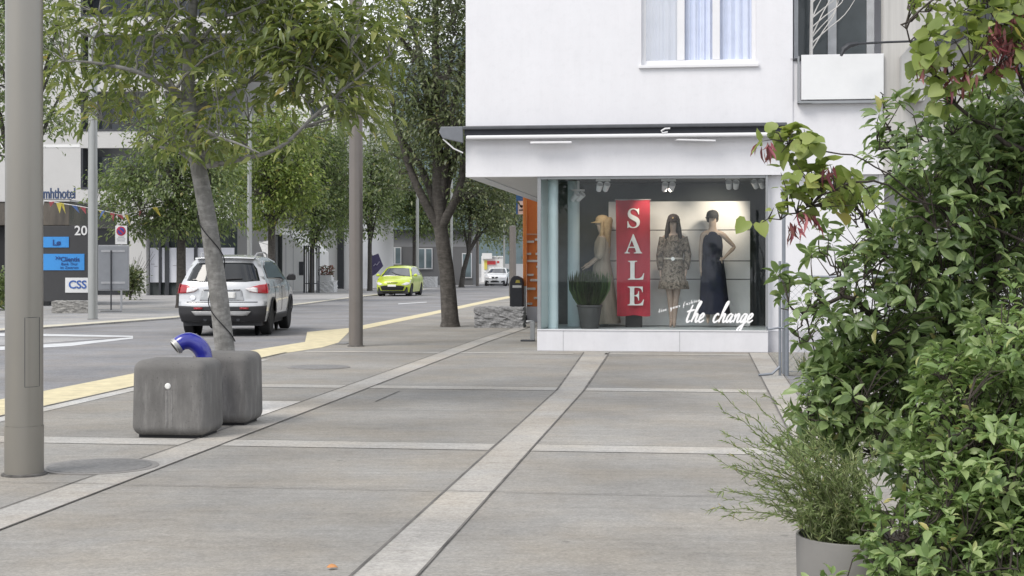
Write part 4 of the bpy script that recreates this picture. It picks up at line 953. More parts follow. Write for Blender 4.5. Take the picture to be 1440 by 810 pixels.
# ---- sign pylon
q = G(92, 436.5); d_ = q.y; d_ = q.y+.15; t = thing('sign_pylon', 'dark sign pylon numbered 20 with blue and white company plates', 'sign', ((92-720)/F*d_, d_, q.z), ROT*.15)
mpx = d_/F; z_ = lambda y: EYE-(y-HZ)*mpx-q.z
xx = lambda x: (x-92)*mpx
pyl = M('anthracite_panel', (.052,.052,.055), .5, var=.06); signb = M('sign_blue', (.05,.30,.74), .45, var=.03); navyt = M('sign_navy_text', (.02,.06,.22), .5); wtx = M('sign_white', (.80,.80,.80), .5, var=.02)
MB().box(xx(58), xx(127), 0, .25, z_(424), z_(317.5)).build('panel', pyl, t, bevel=.008)
text('number', '20', .42, wtx, t, (xx(114), -.012, z_(330.5)), depth=.006, bold=.006)
a = MB().box(xx(58), xx(97), -.02, -.003, z_(348), z_(333)).build('blue_plate', signb, t); text('plate_text', 'Lø', .26, navyt, t, (xx(80), -.03, z_(345)), depth=.003, bold=.006)
a = MB().box(xx(58), xx(119), -.02, -.003, z_(380), z_(357)).build('blue_plate', signb, t)
text('plate_text', 'Clientis', .20, navyt, t, (xx(99), -.03, z_(367.5)), depth=.003, bold=.004); text('plate_text', 'Bank Thur', .125, navyt, t, (xx(98), -.03, z_(373)), depth=.003); text('plate_text', 'im Zentrum', .12, navyt, t, (xx(98), -.03, z_(378)), depth=.003)
ar = MB()
for dx in (0, .09): ar.slab([(xx(78)+dx, z_(360.2)), (xx(78)+dx+.11, z_(362.7)), (xx(78)+dx, z_(365.2)), (xx(78)+dx+.04, z_(362.7))], -.034, -.021)
ar.build('arrow', navyt, t)
MB().box(xx(92), xx(126.5), -.02, -.003, z_(411.5), z_(390.5)).build('white_plate', wtx, t); text('plate_text', 'CSS', .36, M('css_blue', (.05,.13,.42), .5), t, (xx(109.5), -.03, z_(405.5)), depth=.003, bold=.008)
# ---- back of a portable sign board
q = G(157, 438.5); t = thing('notice_board', 'grey rear side of a portable notice board on a thin post', 'notice board', q, R(4)); mpx = q.y/F
z_ = lambda y: EYE-(y-HZ)*mpx-q.z; xx = lambda x: (x-157)*mpx
gpan = M('panel_back_grey', (.33,.34,.36), .5, .3, var=.05)
MB().box(xx(139.5), xx(180), -.04, .02, z_(407), z_(346)).build('panel', gpan, t, bevel=.01)
MB().box(xx(138.5), xx(181), .0, .05, z_(408.5), z_(344.5)).build('frame', M('frame_pale', (.5,.5,.51), .4, .4), t)
MB().box(xx(143), xx(176), -.065, -.041, z_(354.5), z_(351.5)).build('cross_bar', M('frame_pale', (.5,.5,.51)), t); MB().box(xx(143), xx(176), -.065, -.041, z_(399), z_(396)).build('cross_bar', M('frame_pale', (.5,.5,.51)), t)
MB().tube([(0,-.085,0),(0,-.085,z_(352))], .022, 8).build('post', dark_al, t); MB().lathe([(.32,0),(.32,.04),(.05,.06)], 24, (0,-.085,0)).build('foot', M('foot_grey', (.25,.25,.25), .8), t)
MB().tube([(xx(170),0,z_(407)),(xx(170),0,0)], .02, 6).build('leg', M('frame_pale', (.5,.5,.51)), t)
# ---- no parking sign
d_ = 47.5; t = thing('no_parking_sign', 'white no parking board with a red and blue roundel behind the notice board', 'road sign', ((170.5-720)/F*d_, d_, gz(d_)), 0); mpx = d_/F
z_ = lambda y: EYE-(y-HZ)*mpx-gz(d_)
MB().box(-.19,.19,-.015,.0,z_(343.5),z_(317.5)).build('plate', wtx, t, bevel=.004)
zc = z_(325)
MB().lathe([(.15,.0),(.15,.01)], 28, (0,-.017,zc), 'y').build('red_ring', M('sign_red', (.5,.03,.06), .5), t); MB().lathe([(.11,.0),(.11,.006)], 28, (0,-.028,zc), 'y').build('blue_disc', M('roundel_blue', (.05,.06,.30), .5), t)
MB().slab([(-.095,zc+.06),(-.06,zc+.095),(.095,zc-.06),(.06,zc-.095)], -.043, -.036).build('red_bar', M('sign_red', (.5,.03,.06)), t)
for i, ww in enumerate((.10,.14,.12)): MB().box(-ww,ww,-.019,-.016,z_(334+i*2.6),z_(333+i*2.6)).build('text_line', M('faint_text', (.35,.35,.37)), t)
MB().tube([(0,.03,0),(0,.03,z_(317))], .03, 8).build('post', mast3_m, t)
# ---- bunting
d_ = 49.0; Q = [W(40,277,d_), W(62,282,d_), W(112,290,d_), W(150,297.5,d_), W(175,303,d_), W(200,294.5,d_), W(228,290,d_)]
t = thing('bunting_string', 'string of coloured pennants sagging between the dark canopy and the street tree', 'bunting', Q[3])
MB().tube([a-Q[3] for a in Q], .012, 5).build('cord', wtx, t)
fl = [M('flag_red',(.52,.13,.15),.8), M('flag_white',(.7,.7,.7),.8), M('flag_yellow',(.68,.58,.12),.8), M('flag_blue',(.12,.2,.45),.8)]
rng = np.random.default_rng(2)
for i in range(26):
    if rng.uniform() < .35: continue
    u_ = (i+rng.uniform(-.4,.4)*(0<i))/26*5.9; k = int(u_); a = Q[k].lerp(Q[k+1], u_-k)-Q[3]; w_ = rng.uniform(.06,.12); an = rng.uniform(-1.1,1.1); dn = rng.uniform(.12,.36); sx_ = rng.uniform(-.22,.22)
    m_ = fl[[0,1,0,3,1,0,2,2,3,0,0,1,2,3,3,0,0,0,2,2,1,2,0,0,1,2][i]]
    f = MB().add([(a.x-w_,a.y,a.z),(a.x+w_*math.cos(an),a.y+w_*math.sin(an),a.z+.01),(a.x+sx_,a.y+.08,a.z-dn)], [(0,1,2)]).build('pennant', m_, t); f.modifiers.new('S','SOLIDIFY').thickness = .006
# ---- dark low pavilion with letters on the roof
d_ = 52.5; t = thing('dark_pavilion', 'low dark glass entrance pavilion carrying blue rooftop letters', 'building', (W(-220,0,d_).x, d_, gz(d_)), ROT*.3); mpx = d_/F; z_ = lambda y: EYE-(y-HZ)*mpx-gz(d_); xx = lambda x: (x+220)*mpx
MB().box(0, xx(72), 0, 5, 0, z_(318)).build('wall', black_m, t)
MB().box(0, xx(106), -.35, 5, z_(317.5), z_(285)).build('canopy_box', M('bronze_glass', (.075,.062,.048), .18, var=.75, scale=1.1, stretch=(2,1,.5), spec=.7, detail=6), t, bevel=.02)
MB().box(-.05, xx(107), -.4, 5, z_(284.5), z_(282)).build('roof_edge', M('pale_edge', (.5,.5,.5)), t)
letb = M('letter_blue', (.05,.08,.17), .5)
o = text('rooftop_letters', 'Wymhthotel', .54, letb, t, (xx(81), -.2, z_(280)), depth=.04, sx=.58, bold=.006)
MB().box(xx(50), xx(107), -.22, -.18, z_(281.8), z_(280.8)).build('letter_rail', dark_al, t)
# ================================================================ buildings across the road
rend = M('pale_render', (.52,.515,.505), .9, var=.05, scale=.6, bmp=.15, bscale=60)
band_w = M('white_band', (.74,.74,.73), .8, var=.04, scale=.8)
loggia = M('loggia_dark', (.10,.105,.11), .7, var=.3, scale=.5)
def frame_at(px, d, name, label, cat='building', rz=ROT, group=None):
    t = thing(name, label, cat, (W(px,0,d).x, d, gz(d)-.02), rz, group); mpx = d/F
    return t, (lambda x: (x-px)*mpx), (lambda y: EYE-(y-HZ)*mpx-gz(d)+.02)
t, xx, z_ = frame_at(-60, 73, 'apartment_building', 'pale flat roofed apartment building with dark recessed windows across the road', rz=ROT*.5)
xr_ = xx(335)
wl = MB().box(0, xx(117), 0, 9, z_(318), z_(-60))
for a, b in ((209,185),(130,105),(50,25),(-30,-60)): wl.box(xx(117), xr_, 0, .4, z_(a), z_(b))
wl.box(xx(117), xx(205), 0, .4, z_(318), z_(266)).box(xx(205), xr_, 0, .4, z_(311), z_(266)).box(0, xr_, 8.6, 9, 0, z_(-60)).box(xx(186), xx(210.5), .0, .8, 0, z_(318.2))
wl.box(xx(260), xx(275), .02, .4, z_(265.5), z_(209.5)).box(xx(225), xx(235), .02, .4, z_(184.5), z_(130.5))
wl.build('wall', rend, t)
MB().box(xx(-8), xx(116), -.02, -.002, z_(208), z_(204)).build('wall_band', band_w, t); MB().box(xx(60), xx(116.5), -.03, -.002, z_(116), z_(107)).build('wall_band', band_w, t)
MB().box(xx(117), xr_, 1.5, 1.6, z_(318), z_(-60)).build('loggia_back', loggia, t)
for i, (a, b) in enumerate(((266,209),(185,130),(105,50),(25,-30))):
    w_ = MB()
    for x in range(122, 330, 26): w_.box(xx(x), xx(x+22), 1.44, 1.49, z_(a)+.1, z_(b)-.35)
    w_.build('window', M('far_window_glass', (.055,.065,.075), .1, var=.4, scale=.9), t)
    MB().box(xx(117.5), xr_, -.03, .03, z_(a)-.02, z_(a)+.08).build('sill_rail', dark_al, t)
    MB().box(xx(117.2), xx(120), .03, 1.4, z_(a), z_(b)).build('reveal', dark_al, t)
MB().box(-.3, xr_+.3, -.4, 9.3, z_(-60), z_(-66)).build('roof', dark_al, t)
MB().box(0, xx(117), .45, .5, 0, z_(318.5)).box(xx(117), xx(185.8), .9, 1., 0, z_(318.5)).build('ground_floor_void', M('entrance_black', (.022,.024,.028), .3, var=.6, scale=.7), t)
MB().box(xx(194), xr_, -1.2, -.01, z_(311), z_(302)).build('canopy', band_w, t)
sf = MB().box(xx(211), xr_, .55, .6, 0, z_(311)).build('shopfront', M('shopfront_glass', (.07,.085,.085), .08, var=.5, scale=.7, spec=.8), t)
for i, (a, b) in enumerate(((212,224.5),(229,233),(238,250),(256,275),(280,300),(305,332))): MB().box(xx(a), xx(b), .40, .44, z_(397), z_(348.5)).build('white_sheet', M('window_sheet', (.66,.67,.72), .7, var=.03), sf); 
for a in (225.5, 234.5, 237, 253, 277, 302): MB().box(xx(a), xx(a)+.1, .30, .5, .03, z_(311)).build('mullion', dark_al, sf)
for a, y in ((214,371),(218,374),(245,373)): MB().box(xx(a), xx(a+5), .385, .398, z_(y+.8), z_(y)).build('small_print', M('faint_text', (.35,.35,.37)), sf)
# white pavilion beside it
t, xx, z_ = frame_at(336, 85, 'white_pavilion', 'low white shop pavilion with a flat canopy and a slanting end wall', rz=ROT*.5)
MB().slab([(xx(398),0),(xx(431),0),(xx(431),z_(354)),(xx(408),z_(330)),(xx(398),z_(330))], 0, 7).build('wall', band_w, t)
MB().box(xx(402.5), xx(403.2), -.01, .01, .1, z_(335)).box(xx(413), xx(413.6), -.01, .01, .1, z_(337)).build('wall_joint', M('seam_grey', (.4,.4,.42)), t)
MB().box(xx(421.5), xx(427.5), -.03, -.001, z_(387), z_(368)).build('notice_case', dark_al, t)
MB().box(0, xx(398), 1.2, 1.3, 0, z_(330)).build('shopfront', M('shopfront_glass', (.07,.085,.085)), t)
for a in range(338, 398, 9): MB().box(xx(a), xx(a)+.12, 1.0, 1.15, 0, z_(331)).build('mullion', M('far_frame', (.4,.42,.42), .5), t)
MB().box(-.5, xx(399), -.8, 7.5, z_(330), z_(321)).build('canopy', band_w, t)
MB().box(xx(0), xx(398), 3, 3.2, z_(321), z_(200)).build('upper_wall', M('pavilion_grey', (.33,.33,.33), .8, var=.1), t)
t, xx, z_ = frame_at(372, 66, 'feather_flag', 'white feather flag on the far pavement behind the silver car')
MB().slab([(xx(364),z_(341)),(xx(378),z_(338.5)),(xx(385),z_(358)),(xx(392),z_(396)),(xx(388),z_(400)),(xx(376),z_(372))], -.02, .02).build('flag', M('flag_white', (.7,.7,.7)), t)
MB().tube([(xx(396),0,0),(xx(391),0,z_(388)),(xx(380),0,z_(345)),(xx(364),0,z_(340))], .03, 6).build('pole', mast3_m, t)
# gabled house
t, xx, z_ = frame_at(330, 96, 'gabled_house', 'tall white house with a dark pitched roof showing through the leaves')
MB().slab([(0,0),(xx(512),0),(xx(512),z_(96)),(xx(487),z_(121)),(xx(410),z_(88)),(0,z_(140))], 0, 10).build('wall', M('white_house', (.74,.735,.73), .9, var=.03, scale=.5), t)
MB().slab([(xx(409),z_(87)),(xx(409),z_(81)),(xx(486),z_(112)),(xx(486),z_(119.5))], -.7, 10).slab([(-.8,z_(138)),(-.8,z_(131)),(xx(408.8),z_(81)),(xx(408.8),z_(87))], -.7, 10).build('roof', M('dark_tiles', (.10,.095,.10), .8, var=.2, scale=3), t)
MB().box(xx(479), xx(487.5), -.25, -.01, 0, z_(121)).build('downpipe_shaft', dark_al, t)
for px_ in (350, 382, 440, 496):
    for y in (150, 205, 260): MB().box(xx(px_), xx(px_+13), -.03, .02, z_(y+22), z_(y)).build('window', M('far_window_glass', (.055,.065,.075)), t)
# grey building at the bend
t, xx, z_ = frame_at(536, 115, 'grey_building', 'long two tone grey building with white framed windows at the bend of the road', rz=ROT*.3)
gw = M('grey_render', (.165,.165,.17), .9, var=.06, scale=.4); gw2 = M('grey_render_light', (.30,.30,.31), .9, var=.05, scale=.4)
MB().box(0, xx(665), 0, 8, 0, z_(347)).build('wall', gw, t); MB().box(0, xx(665), .0, 8, z_(347)+.003, z_(328)).build('upper_wall', gw2, t)
MB().box(-.4, xx(667), -.5, 8.4, z_(328)+.003, z_(323)).build('roof', dark_al, t)
MB().box(xx(537), xx(545), -.12, -.003, 0, z_(333)).build('corner_pier', gw2, t)
for a, b, y0, y1 in ((546,564.5,372,347.5),(588,608.5,378.5,349),(650,669-5,391,356)):
    f = MB().box(xx(a), xx(b), -.10, -.004, z_(y0), z_(y1)).build('window', wpaint, t)
    n2 = 2 if b-a > 15 else 1
    for k in range(n2): w_ = (b-a)/n2; MB().box(xx(a+k*w_+1.3), xx(a+(k+1)*w_-1.3), -.125, -.101, z_(y0-1.6), z_(y1+1.3)).build('pane', M('far_window_glass2', (.16,.21,.23), .1, var=.35, scale=.7), f)
t, xx, z_ = frame_at(440, 118, 'clothes_shop', 'shopfront with awning and coloured goods on display far across the road', rz=0)
MB().box(0, xx(535), 1, 6, 0, z_(322)).build('wall', M('shop_shade', (.10,.11,.11), .5, var=.5, scale=.5), t)
MB().box(xx(500), xx(545), -.9, 1, z_(330), z_(322)).build('awning', band_w, t); MB().box(0, xx(500), -.6, 1, z_(324), z_(318)).build('canopy', M('far_frame', (.4,.42,.42)), t)
for a in range(444, 530, 11): MB().box(xx(a), xx(a)+.14, .8, .99, 0, z_(324)).build('mullion', M('far_frame', (.4,.42,.42)), t)
rng = np.random.default_rng(9)
for k in range(12):
    a = 464+k*5+rng.uniform(-1,1); top = rng.uniform(358,372); col_ = [(.5,.52,.62),(.62,.62,.64),(.10,.12,.3),(.45,.15,.2),(.55,.56,.6),(.06,.06,.09)][k % 6]
    w_ = rng.uniform(.10,.16)
    mm = MB(); rr = [ring(0,0,z,w_*f,w_*.5*f,10,.1,3,k) for z, f in ((0,1.2),(.5,1.1),(.9,1.),(1.05,.5))]; mm.loft(rr)
    tag(mm.build('hanging_garment', M('garment_%d' % (k % 6), col_, .9, var=.15), None, smooth=True, loc=Vector((W(a,0,117).x,116.7+.1*k,EYE-(top-HZ)*117/F-1.0))), 'garment hanging on display before the far shopfront', 'garment', 'garments hanging before the far shopfront')
rk = thing('garment_rack', 'long metal rail carrying garments before the far shopfront', 'clothes rack', (W(464,0,117).x,117.2,gz(117)), 0)
MB().tube([(0,0,0),(0,0,1.95),(4,0,1.95),(4,0,0)], .025, 6).build('rail', mast3_m, rk)
t, xx, z_ = frame_at(530, 96, 'purple_banner', 'tilted dark purple banner sign on the far pavement beside the lime hatchback')
MB().slab([(xx(520),z_(361)),(xx(532),z_(356.5)),(xx(539),z_(374)),(xx(528),z_(386)),(xx(523),z_(388))], -.03, .03).build('cloth', M('banner_purple', (.065,.055,.12), .8, var=.1), t)
MB().tube([(xx(523),.05,0),(xx(523),.05,z_(358))], .03, 6).build('pole', mast2_m, t)
MB().tube([(xx(525.5),-.05,z_(374)),(xx(528),-.05,z_(371)),(xx(530),-.05,z_(373)),(xx(534),-.05,z_(368))], .035, 5).build('emblem', M('banner_mark', (.3,.28,.38)), t)
# hoarding and shop behind the white coupe
t, xx, z_ = frame_at(676, 140, 'roadside_hoarding', 'white and red advertising hoarding behind the white coupe', rz=0)
MB().box(xx(677), xx(708), 0, .3, 0, z_(360)).build('panel', wtx, t); MB().box(xx(678), xx(692), -.4, -.05, z_(364), z_(356)).build('header', wtx, t)
MB().box(xx(685), xx(697), -.12, -.003, z_(372), z_(367)).build('red_panel', M('flag_red2', (.6,.06,.07), .6), t); MB().box(xx(681), xx(685), -.12, -.003, z_(379), z_(366)).build('yellow_panel', M('flag_yellow', (.68,.58,.12)), t)
MB().box(xx(690), xx(707), -.02, -.003, z_(363.3), z_(362)).build('text_line', M('faint_text', (.35,.35,.37)), t)
MB().box(xx(699), xx(702), -.02, -.003, z_(370), z_(367)).build('mark', M('flag_red2', (.6,.06,.07)), t)
# orange wall with white slats behind the shop corner
d_ = 36.8; t, xx, z_ = frame_at(735, d_, 'orange_wall', 'orange wall with scattered white slats and a white base behind the shop corner', 'wall', rz=0)
org = M('orange_panel', (.85,.27,.065), .55, var=.08, scale=2)
MB().box(xx(741), xx(800), 0, .3, z_(431), z_(240)).build('panel', org, t); MB().box(xx(740.5), xx(800), -.05, .3, 0, z_(431)-.003).build('base', plin_m, t)
MB().box(xx(735.5), xx(740.6), -.18, .1, z_(402), z_(240)).build('corner_post', org, t, bevel=.01); MB().box(xx(736), xx(740.2), -.17, .1, .2, z_(402)-.003).build('post_base', wpaint, t); MB().box(xx(735), xx(741), -.2, .1, 0, .19).build('post_foot', dark_al, t)
MB().box(xx(741), xx(800), -.06, -.002, z_(330.5), z_(328.5)).build('rail', M('pale_orange', (.7,.42,.28), .5), t)
for a, b, y in ((741,751,340),(752,763,337),(741,747,357),(753,763,357),(741,758,367),(754,763,375),(741,750.5,386.5),(745,763,394),(741,753,406),(750.5,763,419),(741,748.5,427)):
    MB().box(xx(a), xx(b), -.12, -.004, z_(y+1.6), z_(y-1.6)).build('slat', M('cream_slat', (.72,.68,.62), .5, var=.03), t, bevel=.01)
t = thing('hanging_sign', 'blue and white hanging sign beside the orange wall', 'sign', W(733,288,37.5), 0)
MB().box(-.13,.10,-.03,.03,-.24,.24).build('panel', wtx, t); MB().box(-.13,-.085,-.04,-.031,-.24,.24).box(-.084,.10,-.04,-.031,.10,.24).build('blue_border', M('hang_blue', (.04,.16,.42), .5), t)
MB().slab([(-.05,.0),(.05,-.02),(.02,-.08),(-.03,-.06)], -.05, -.031).box(-.06,.07,-.05,-.031,-.15,-.12).build('mark', black_m, t)
MB().tube([(-.13,.0,.22),(.35,.0,.22)], .02, 6).build('bracket', dark_al, t)

# ================================================================ fence right of the shop
def fence():
    o = ST(1.09, 19.35); t = thing('chain_link_fence', 'low chain link fence with galvanised posts right of the shop window', 'fence', o, ROT)
    galv = M('galvanised_tube', (.26,.28,.31), .45, .6, var=.08, scale=8); wire = M('fence_wire', (.30,.32,.34), .5, .5)
    MB().tube([(0,0,0),(0,0,1.42)], .029, 12).lathe([(.038,1.40),(.038,1.44),(.01,1.46)], 12).build('post', galv, t, smooth=True)
    MB().tube([(-.085,.0,.0),(-.085,.0,1.48)], .018, 10).build('post', galv, t, smooth=True)
    MB().tube([(-.02,.3,.0),(-.02,.3,2.45)], .024, 10).build('post', galv, t, smooth=True)
    MB().tube([(.0,.0,.62),(-.12,-.02,.62),(-.24,-.04,.60),(-.26,-.05,.64)], .014, 6).tube([(-.085,0,.12),(-.19,-.06,.03),(-.36,-.10,.015)], .018, 6).build('latch', galv, t)
    for x in (2.4, 4.8, 7.2): MB().tube([(x,0,0),(x,0,1.35)], .03, 10).build('post', galv, t, smooth=True)
    MB().tube([(.0,0,1.28),(7.2,0,1.28)], .018, 6).tube([(0,0,.06),(7.2,0,.06)], .004, 4).build('rail', galv, t)
    mb = MB(); s_ = .085; Lf, H_ = 7.2, 1.22; k = -H_
    while k < Lf:
        for sg in (1, -1):
            a, b = (k, 0.), (k+H_, H_)
            x0, z0, x1, z1 = a[0], a[1], b[0], b[1]
            if x0 < 0: z0 -= x0; x0 = 0
            if x1 > Lf: z1 -= (x1-Lf); x1 = Lf
            if x1 > x0:
                if sg < 0: z0, z1 = H_-z0, H_-z1
                mb.tube([(x0, .004*sg, z0+.05), (x1, .004*sg, z1+.05)], .0022, 3, cap=False)
        k += s_
    mb.build('mesh', wire, t)
fence()

# ================================================================ trees
bark1 = barkmat('grey_bark', (.13,.127,.12), (.29,.285,.275)); bark2 = barkmat('dark_bark', (.045,.04,.035), (.11,.10,.09), 10)
lf1 = leafmat('ash_leaves', (.091,.128,.039), (.183,.226,.067), (.317,.348,.116), .42)
lf2 = leafmat('dark_leaves', (.061,.083,.041), (.116,.146,.070), (.207,.238,.116), .34)
lf3 = leafmat('street_leaves', (.084,.126,.050), (.156,.210,.079), (.264,.324,.132), .38)
lf4 = leafmat('yellow_green_leaves', (.115,.172,.040), (.201,.270,.063), (.310,.356,.103), .4)
def px_rel(d, base):
    def f(px, py, dy=0.): v = W(px, py, d+dy); return (v.x-base.x, v.y-base.y, v.z-base.z)
    return f
def ell(f, d, px, py, rx, rz, ry, dy=0.): c_ = f(px, py, dy); k = d/F; return (c_[0], c_[1], c_[2], rx*k, ry, rz*k)
# 1 the planted tree behind the concrete blocks
d = 14.6; base = Vector(((322-720)/F*d, d, 0)); f = px_rel(d, base)
T = lambda px, py, r, dy=0.: (*f(px, py, dy), r)
trunk = [T(323,579,.135), T(320,560,.115), T(316,490,.099), T(307,410,.092), T(293,310,.084), T(280,240,.082), T(270,180,.075), T(264,130,.07), T(266,70,.055), T(272,0,.045), T(280,-120,.03), T(285,-240,.015)]
limbs = [[T(280,235,.035), T(330,226,.024,-.2), T(392,208,.02,-.4), T(440,165,.016,-.5), T(500,112,.011,-.5), T(548,78,.008,-.5)],
         [T(268,160,.04), T(310,135,.03,.3), T(362,105,.024,.5), T(404,52,.018,.6), T(425,-10,.012,.6), T(440,-70,.006,.6)],
         [T(265,140,.04), T(235,122,.03,-.3), T(190,100,.022,-.5), T(130,88,.014,-.6), T(92,86,.006,-.6)],
         [T(266,90,.035), T(235,25,.026,.3), T(200,0,.02,.4), T(150,-40,.012,.4), T(110,-70,.006,.4)],
         [T(268,70,.034), T(190,40,.022,.6), T(145,35,.014,.7), T(110,48,.007,.8)],
         [T(272,0,.032), T(330,-60,.024,-.4), T(400,-100,.018,-.6), T(480,-60,.01,-.7), T(530,-20,.005,-.7)],
         [T(275,-40,.03), T(230,-110,.02,-.5), T(190,-170,.01,-.8)],
         [T(283,240,.03), T(255,215,.02,.4), T(215,205,.012,.7), T(180,200,.006,.8)],
         [T(272,170,.03), T(300,190,.02,-.5), T(330,200,.012,-.9), T(365,215,.006,-1.1)]]
E = [ell(f,d,275,60,190,125,1.15), ell(f,d,440,60,100,95,.8,-.3), ell(f,d,120,75,62,100,.6,-.3), ell(f,d,300,-140,280,170,1.4), ell(f,d,290,195,85,38,.8,-.2),
     ell(f,d,520,35,62,70,.6,-.3), ell(f,d,500,170,58,70,.5,-.3), ell(f,d,160,130,60,40,.5), ell(f,d,275,165,105,52,.45,-.55), ell(f,d,430,185,60,35,.5,-.3)]
make_tree('street_tree', 'broad young tree with pale bark rising behind the two concrete blocks', 'tree', base, trunk, limbs, E, 1020, 14, .12, .150, .042, 'lance', lf1, bark1, 11, 'street trees', gap=1.0, droop=.6, shell=.5, twr=.007)
# dark cord wound round its trunk
mbc = MB(); pts = []
for i in range(60):
    u_ = i/59; py = 225+255*u_; px = np.interp(py, [225,310,410,490,560],[278,293,307,316,320]); r = np.interp(py,[225,490,560],[.084,.106,.118]); a = -1.0+u_*13.5
    q = f(px, py); pts.append((q[0]+(r+.006)*math.cos(a), q[1]+(r+.006)*math.sin(a), q[2]))
tag(mbc.tube(pts, .006, 5).build('cord', black_m, None, loc=base), 'thin black cord wound round the trunk of the tree behind the concrete blocks', 'cord')
# 2 the dark forked tree
def auto_tree(px, py, label, ells_px, ncl, per, rad, L, Wd, lm, bk, seed, r0, fork=2.4, d=None, ry=1.6, name='street_tree', lean=0., top=None, gap=.7, tm='lance', droop=.5, group='street trees', vlimbs=()):
    p = G(px, py) if d is None else Vector(((px-720)/F*d, d, gz(d))); d = p.y; f = px_rel(d, p)
    E = [ell(f,d,a,b,c_,e_,(g[0] if g else ry), (g[1] if len(g) > 1 else 0)) for a,b,c_,e_,*g in ells_px]
    top = top or max(e[2]+e[5] for e in E); rng = np.random.default_rng(seed+100)
    trunk = [(0,0,-.05,r0*1.35),(0,0,.15,r0*1.08),(lean*.3,0,fork*.5,r0*.92),(lean,0,fork,r0*.85),(lean*1.2+rng.normal()*.15,.1,fork+(top-fork)*.45,r0*.5),(lean*1.4,.1,top*.92,r0*.12)]
    limbs = []
    for k in range(7):
        e = E[k % len(E)]; a = 2*math.pi*k/7+rng.uniform(-.3,.3); z0 = fork+(top-fork)*(.0 if k < 3 else rng.uniform(.1,.4))
        tx, ty, tz = e[0]+e[3]*.75*math.cos(a), e[1]+e[4]*.75*math.sin(a), e[2]+e[5]*rng.uniform(-.1,.6)
        q0 = (lean*(1+.2*(z0-fork)),0,z0,r0*.55); limbs.append([q0, (q0[0]*.6+tx*.4, ty*.4, z0+(tz-z0)*.55, r0*.36), (tx,ty,tz,r0*.08)])
    limbs += [list(q) for q in vlimbs]
    return make_tree(name, label, 'tree', p, trunk, limbs, E, ncl, per, rad, L, Wd, tm, lm, bk, seed, group, gap=gap, droop=droop, twr=.010)
auto_tree(633, 459.5, 'dark forked tree with furrowed bark left of the shop building', [(600,110,85,150,2.0),(660,120,90,170,2.2),(560,190,50,100,1.5,.3),(630,-60,120,130,2.2),(625,175,90,50,1.6),(560,70,45,80,1.2)], 1350, 17, .26, .13, .05, lf2, bark2, 21, .185, 2.5, lean=-.25, gap=.65, vlimbs=([(-.22,0,2.2,.12),(-.6,-.1,2.9,.10),(-.95,-.1,3.7,.08),(-1.3,0,5.,.05)], [(-.2,-.05,2.3,.12),(.2,-.2,3.1,.09),(.35,-.2,4.0,.07),(.6,-.1,5.2,.05)]))
auto_tree(28, 434, 'tree half hidden by the nearest mast with leafy sprays left of it', [(30,60,75,170,2.2),(75,90,36,100,1.2),(-60,60,90,180,2.2),(40,-80,110,90,2.2),(78,175,30,35,1.)], 620, 22, .30, .17, .065, lf3, bark2, 31, .16, 2.8, d=42.)
auto_tree(255, 428, 'bushy tree with a dark straight trunk left of the silver crossover', [(240,265,90,65,1.8),(180,270,48,40,1.2),(300,265,50,70,1.3),(230,315,75,28,1.4),(250,190,70,50,1.4)], 760, 19, .30, .17, .07, lf3, bark2, 41, .17, 2.55, d=50.)
auto_tree(382, 424, 'light green tree behind the roof of the silver crossover', [(385,255,52,75,1.8),(420,250,45,70,1.5),(350,240,40,80,1.5),(395,180,40,50,1.5)], 620, 20, .32, .19, .08, lf4, bark2, 51, .17, 2.9, d=60.)
gtree = auto_tree(438, 406, 'round crowned tree standing inside a slender metal guard', [(440,300,42,50,1.8),(470,250,48,90,1.8),(440,335,22,18,.8),(430,230,40,60,1.4)], 620, 20, .36, .20, .085, lf3, bark2, 61, .12, 2.2, d=80.)
auto_tree(520, 409, 'street tree behind the brownish mast left of the lime hatchback', [(520,265,42,70,1.8),(490,290,32,45,1.4),(540,230,36,70,1.5)], 480, 20, .38, .21, .09, lf3, bark2, 71, .14, 2.6, d=86.)
auto_tree(583, 405, 'street tree before the grey building behind the lime hatchback', [(580,285,42,50,2.2),(560,250,40,60,2),(600,300,40,35,2)], 480, 20, .42, .24, .10, lf3, bark2, 81, .16, 2.7, d=102.)
auto_tree(649, 402.5, 'dark street tree leaning right between forked tree and shop', [(665,290,50,50,2.2),(700,300,45,38,2.2),(640,270,40,60,2),(690,250,50,45,2)], 620, 20, .40, .24, .10, lf2, bark2, 91, .18, 2.4, d=104., lean=.5)
auto_tree(722, 398, 'far dark tree above the white coupe', [(715,300,42,55,3),(690,320,30,26,2.4),(735,250,50,60,3)], 420, 20, .5, .28, .12, lf2, bark2, 95, .2, 2.8, d=135.)
auto_tree(408, 398, 'tall tree rising behind the white pavilion', [(400,235,50,95,2.4),(360,215,50,80,2.4),(455,215,40,60,2.2)], 460, 20, .45, .26, .11, lf3, bark2, 97, .2, 3.4, d=93.)
auto_tree(480, 398, 'leafy tree behind the round crowned tree with the guard', [(500,290,50,55,2.6),(470,320,36,24,2.4),(525,310,30,30,2.2)], 360, 20, .5, .28, .12, lf4, bark2, 99, .2, 2.8, d=110.)
# tree guard
q = Vector(((438-720)/F*80, 80, gz(80))); t = thing('tree_guard', 'slender round metal guard enclosing the trunk of the round crowned tree', 'tree guard', q)
for k in range(9): a = 2*math.pi*k/9; MB().tube([(.42*math.cos(a),.42*math.sin(a),0),(.42*math.cos(a),.42*math.sin(a),2.55)], .028, 5).build('bar', dark_al, t)
for z in (.5, 2.5): MB().tube([(.42*math.cos(2*math.pi*k/20),.42*math.sin(2*math.pi*k/20),z) for k in range(21)], .022, 5).build('hoop', dark_al, t)
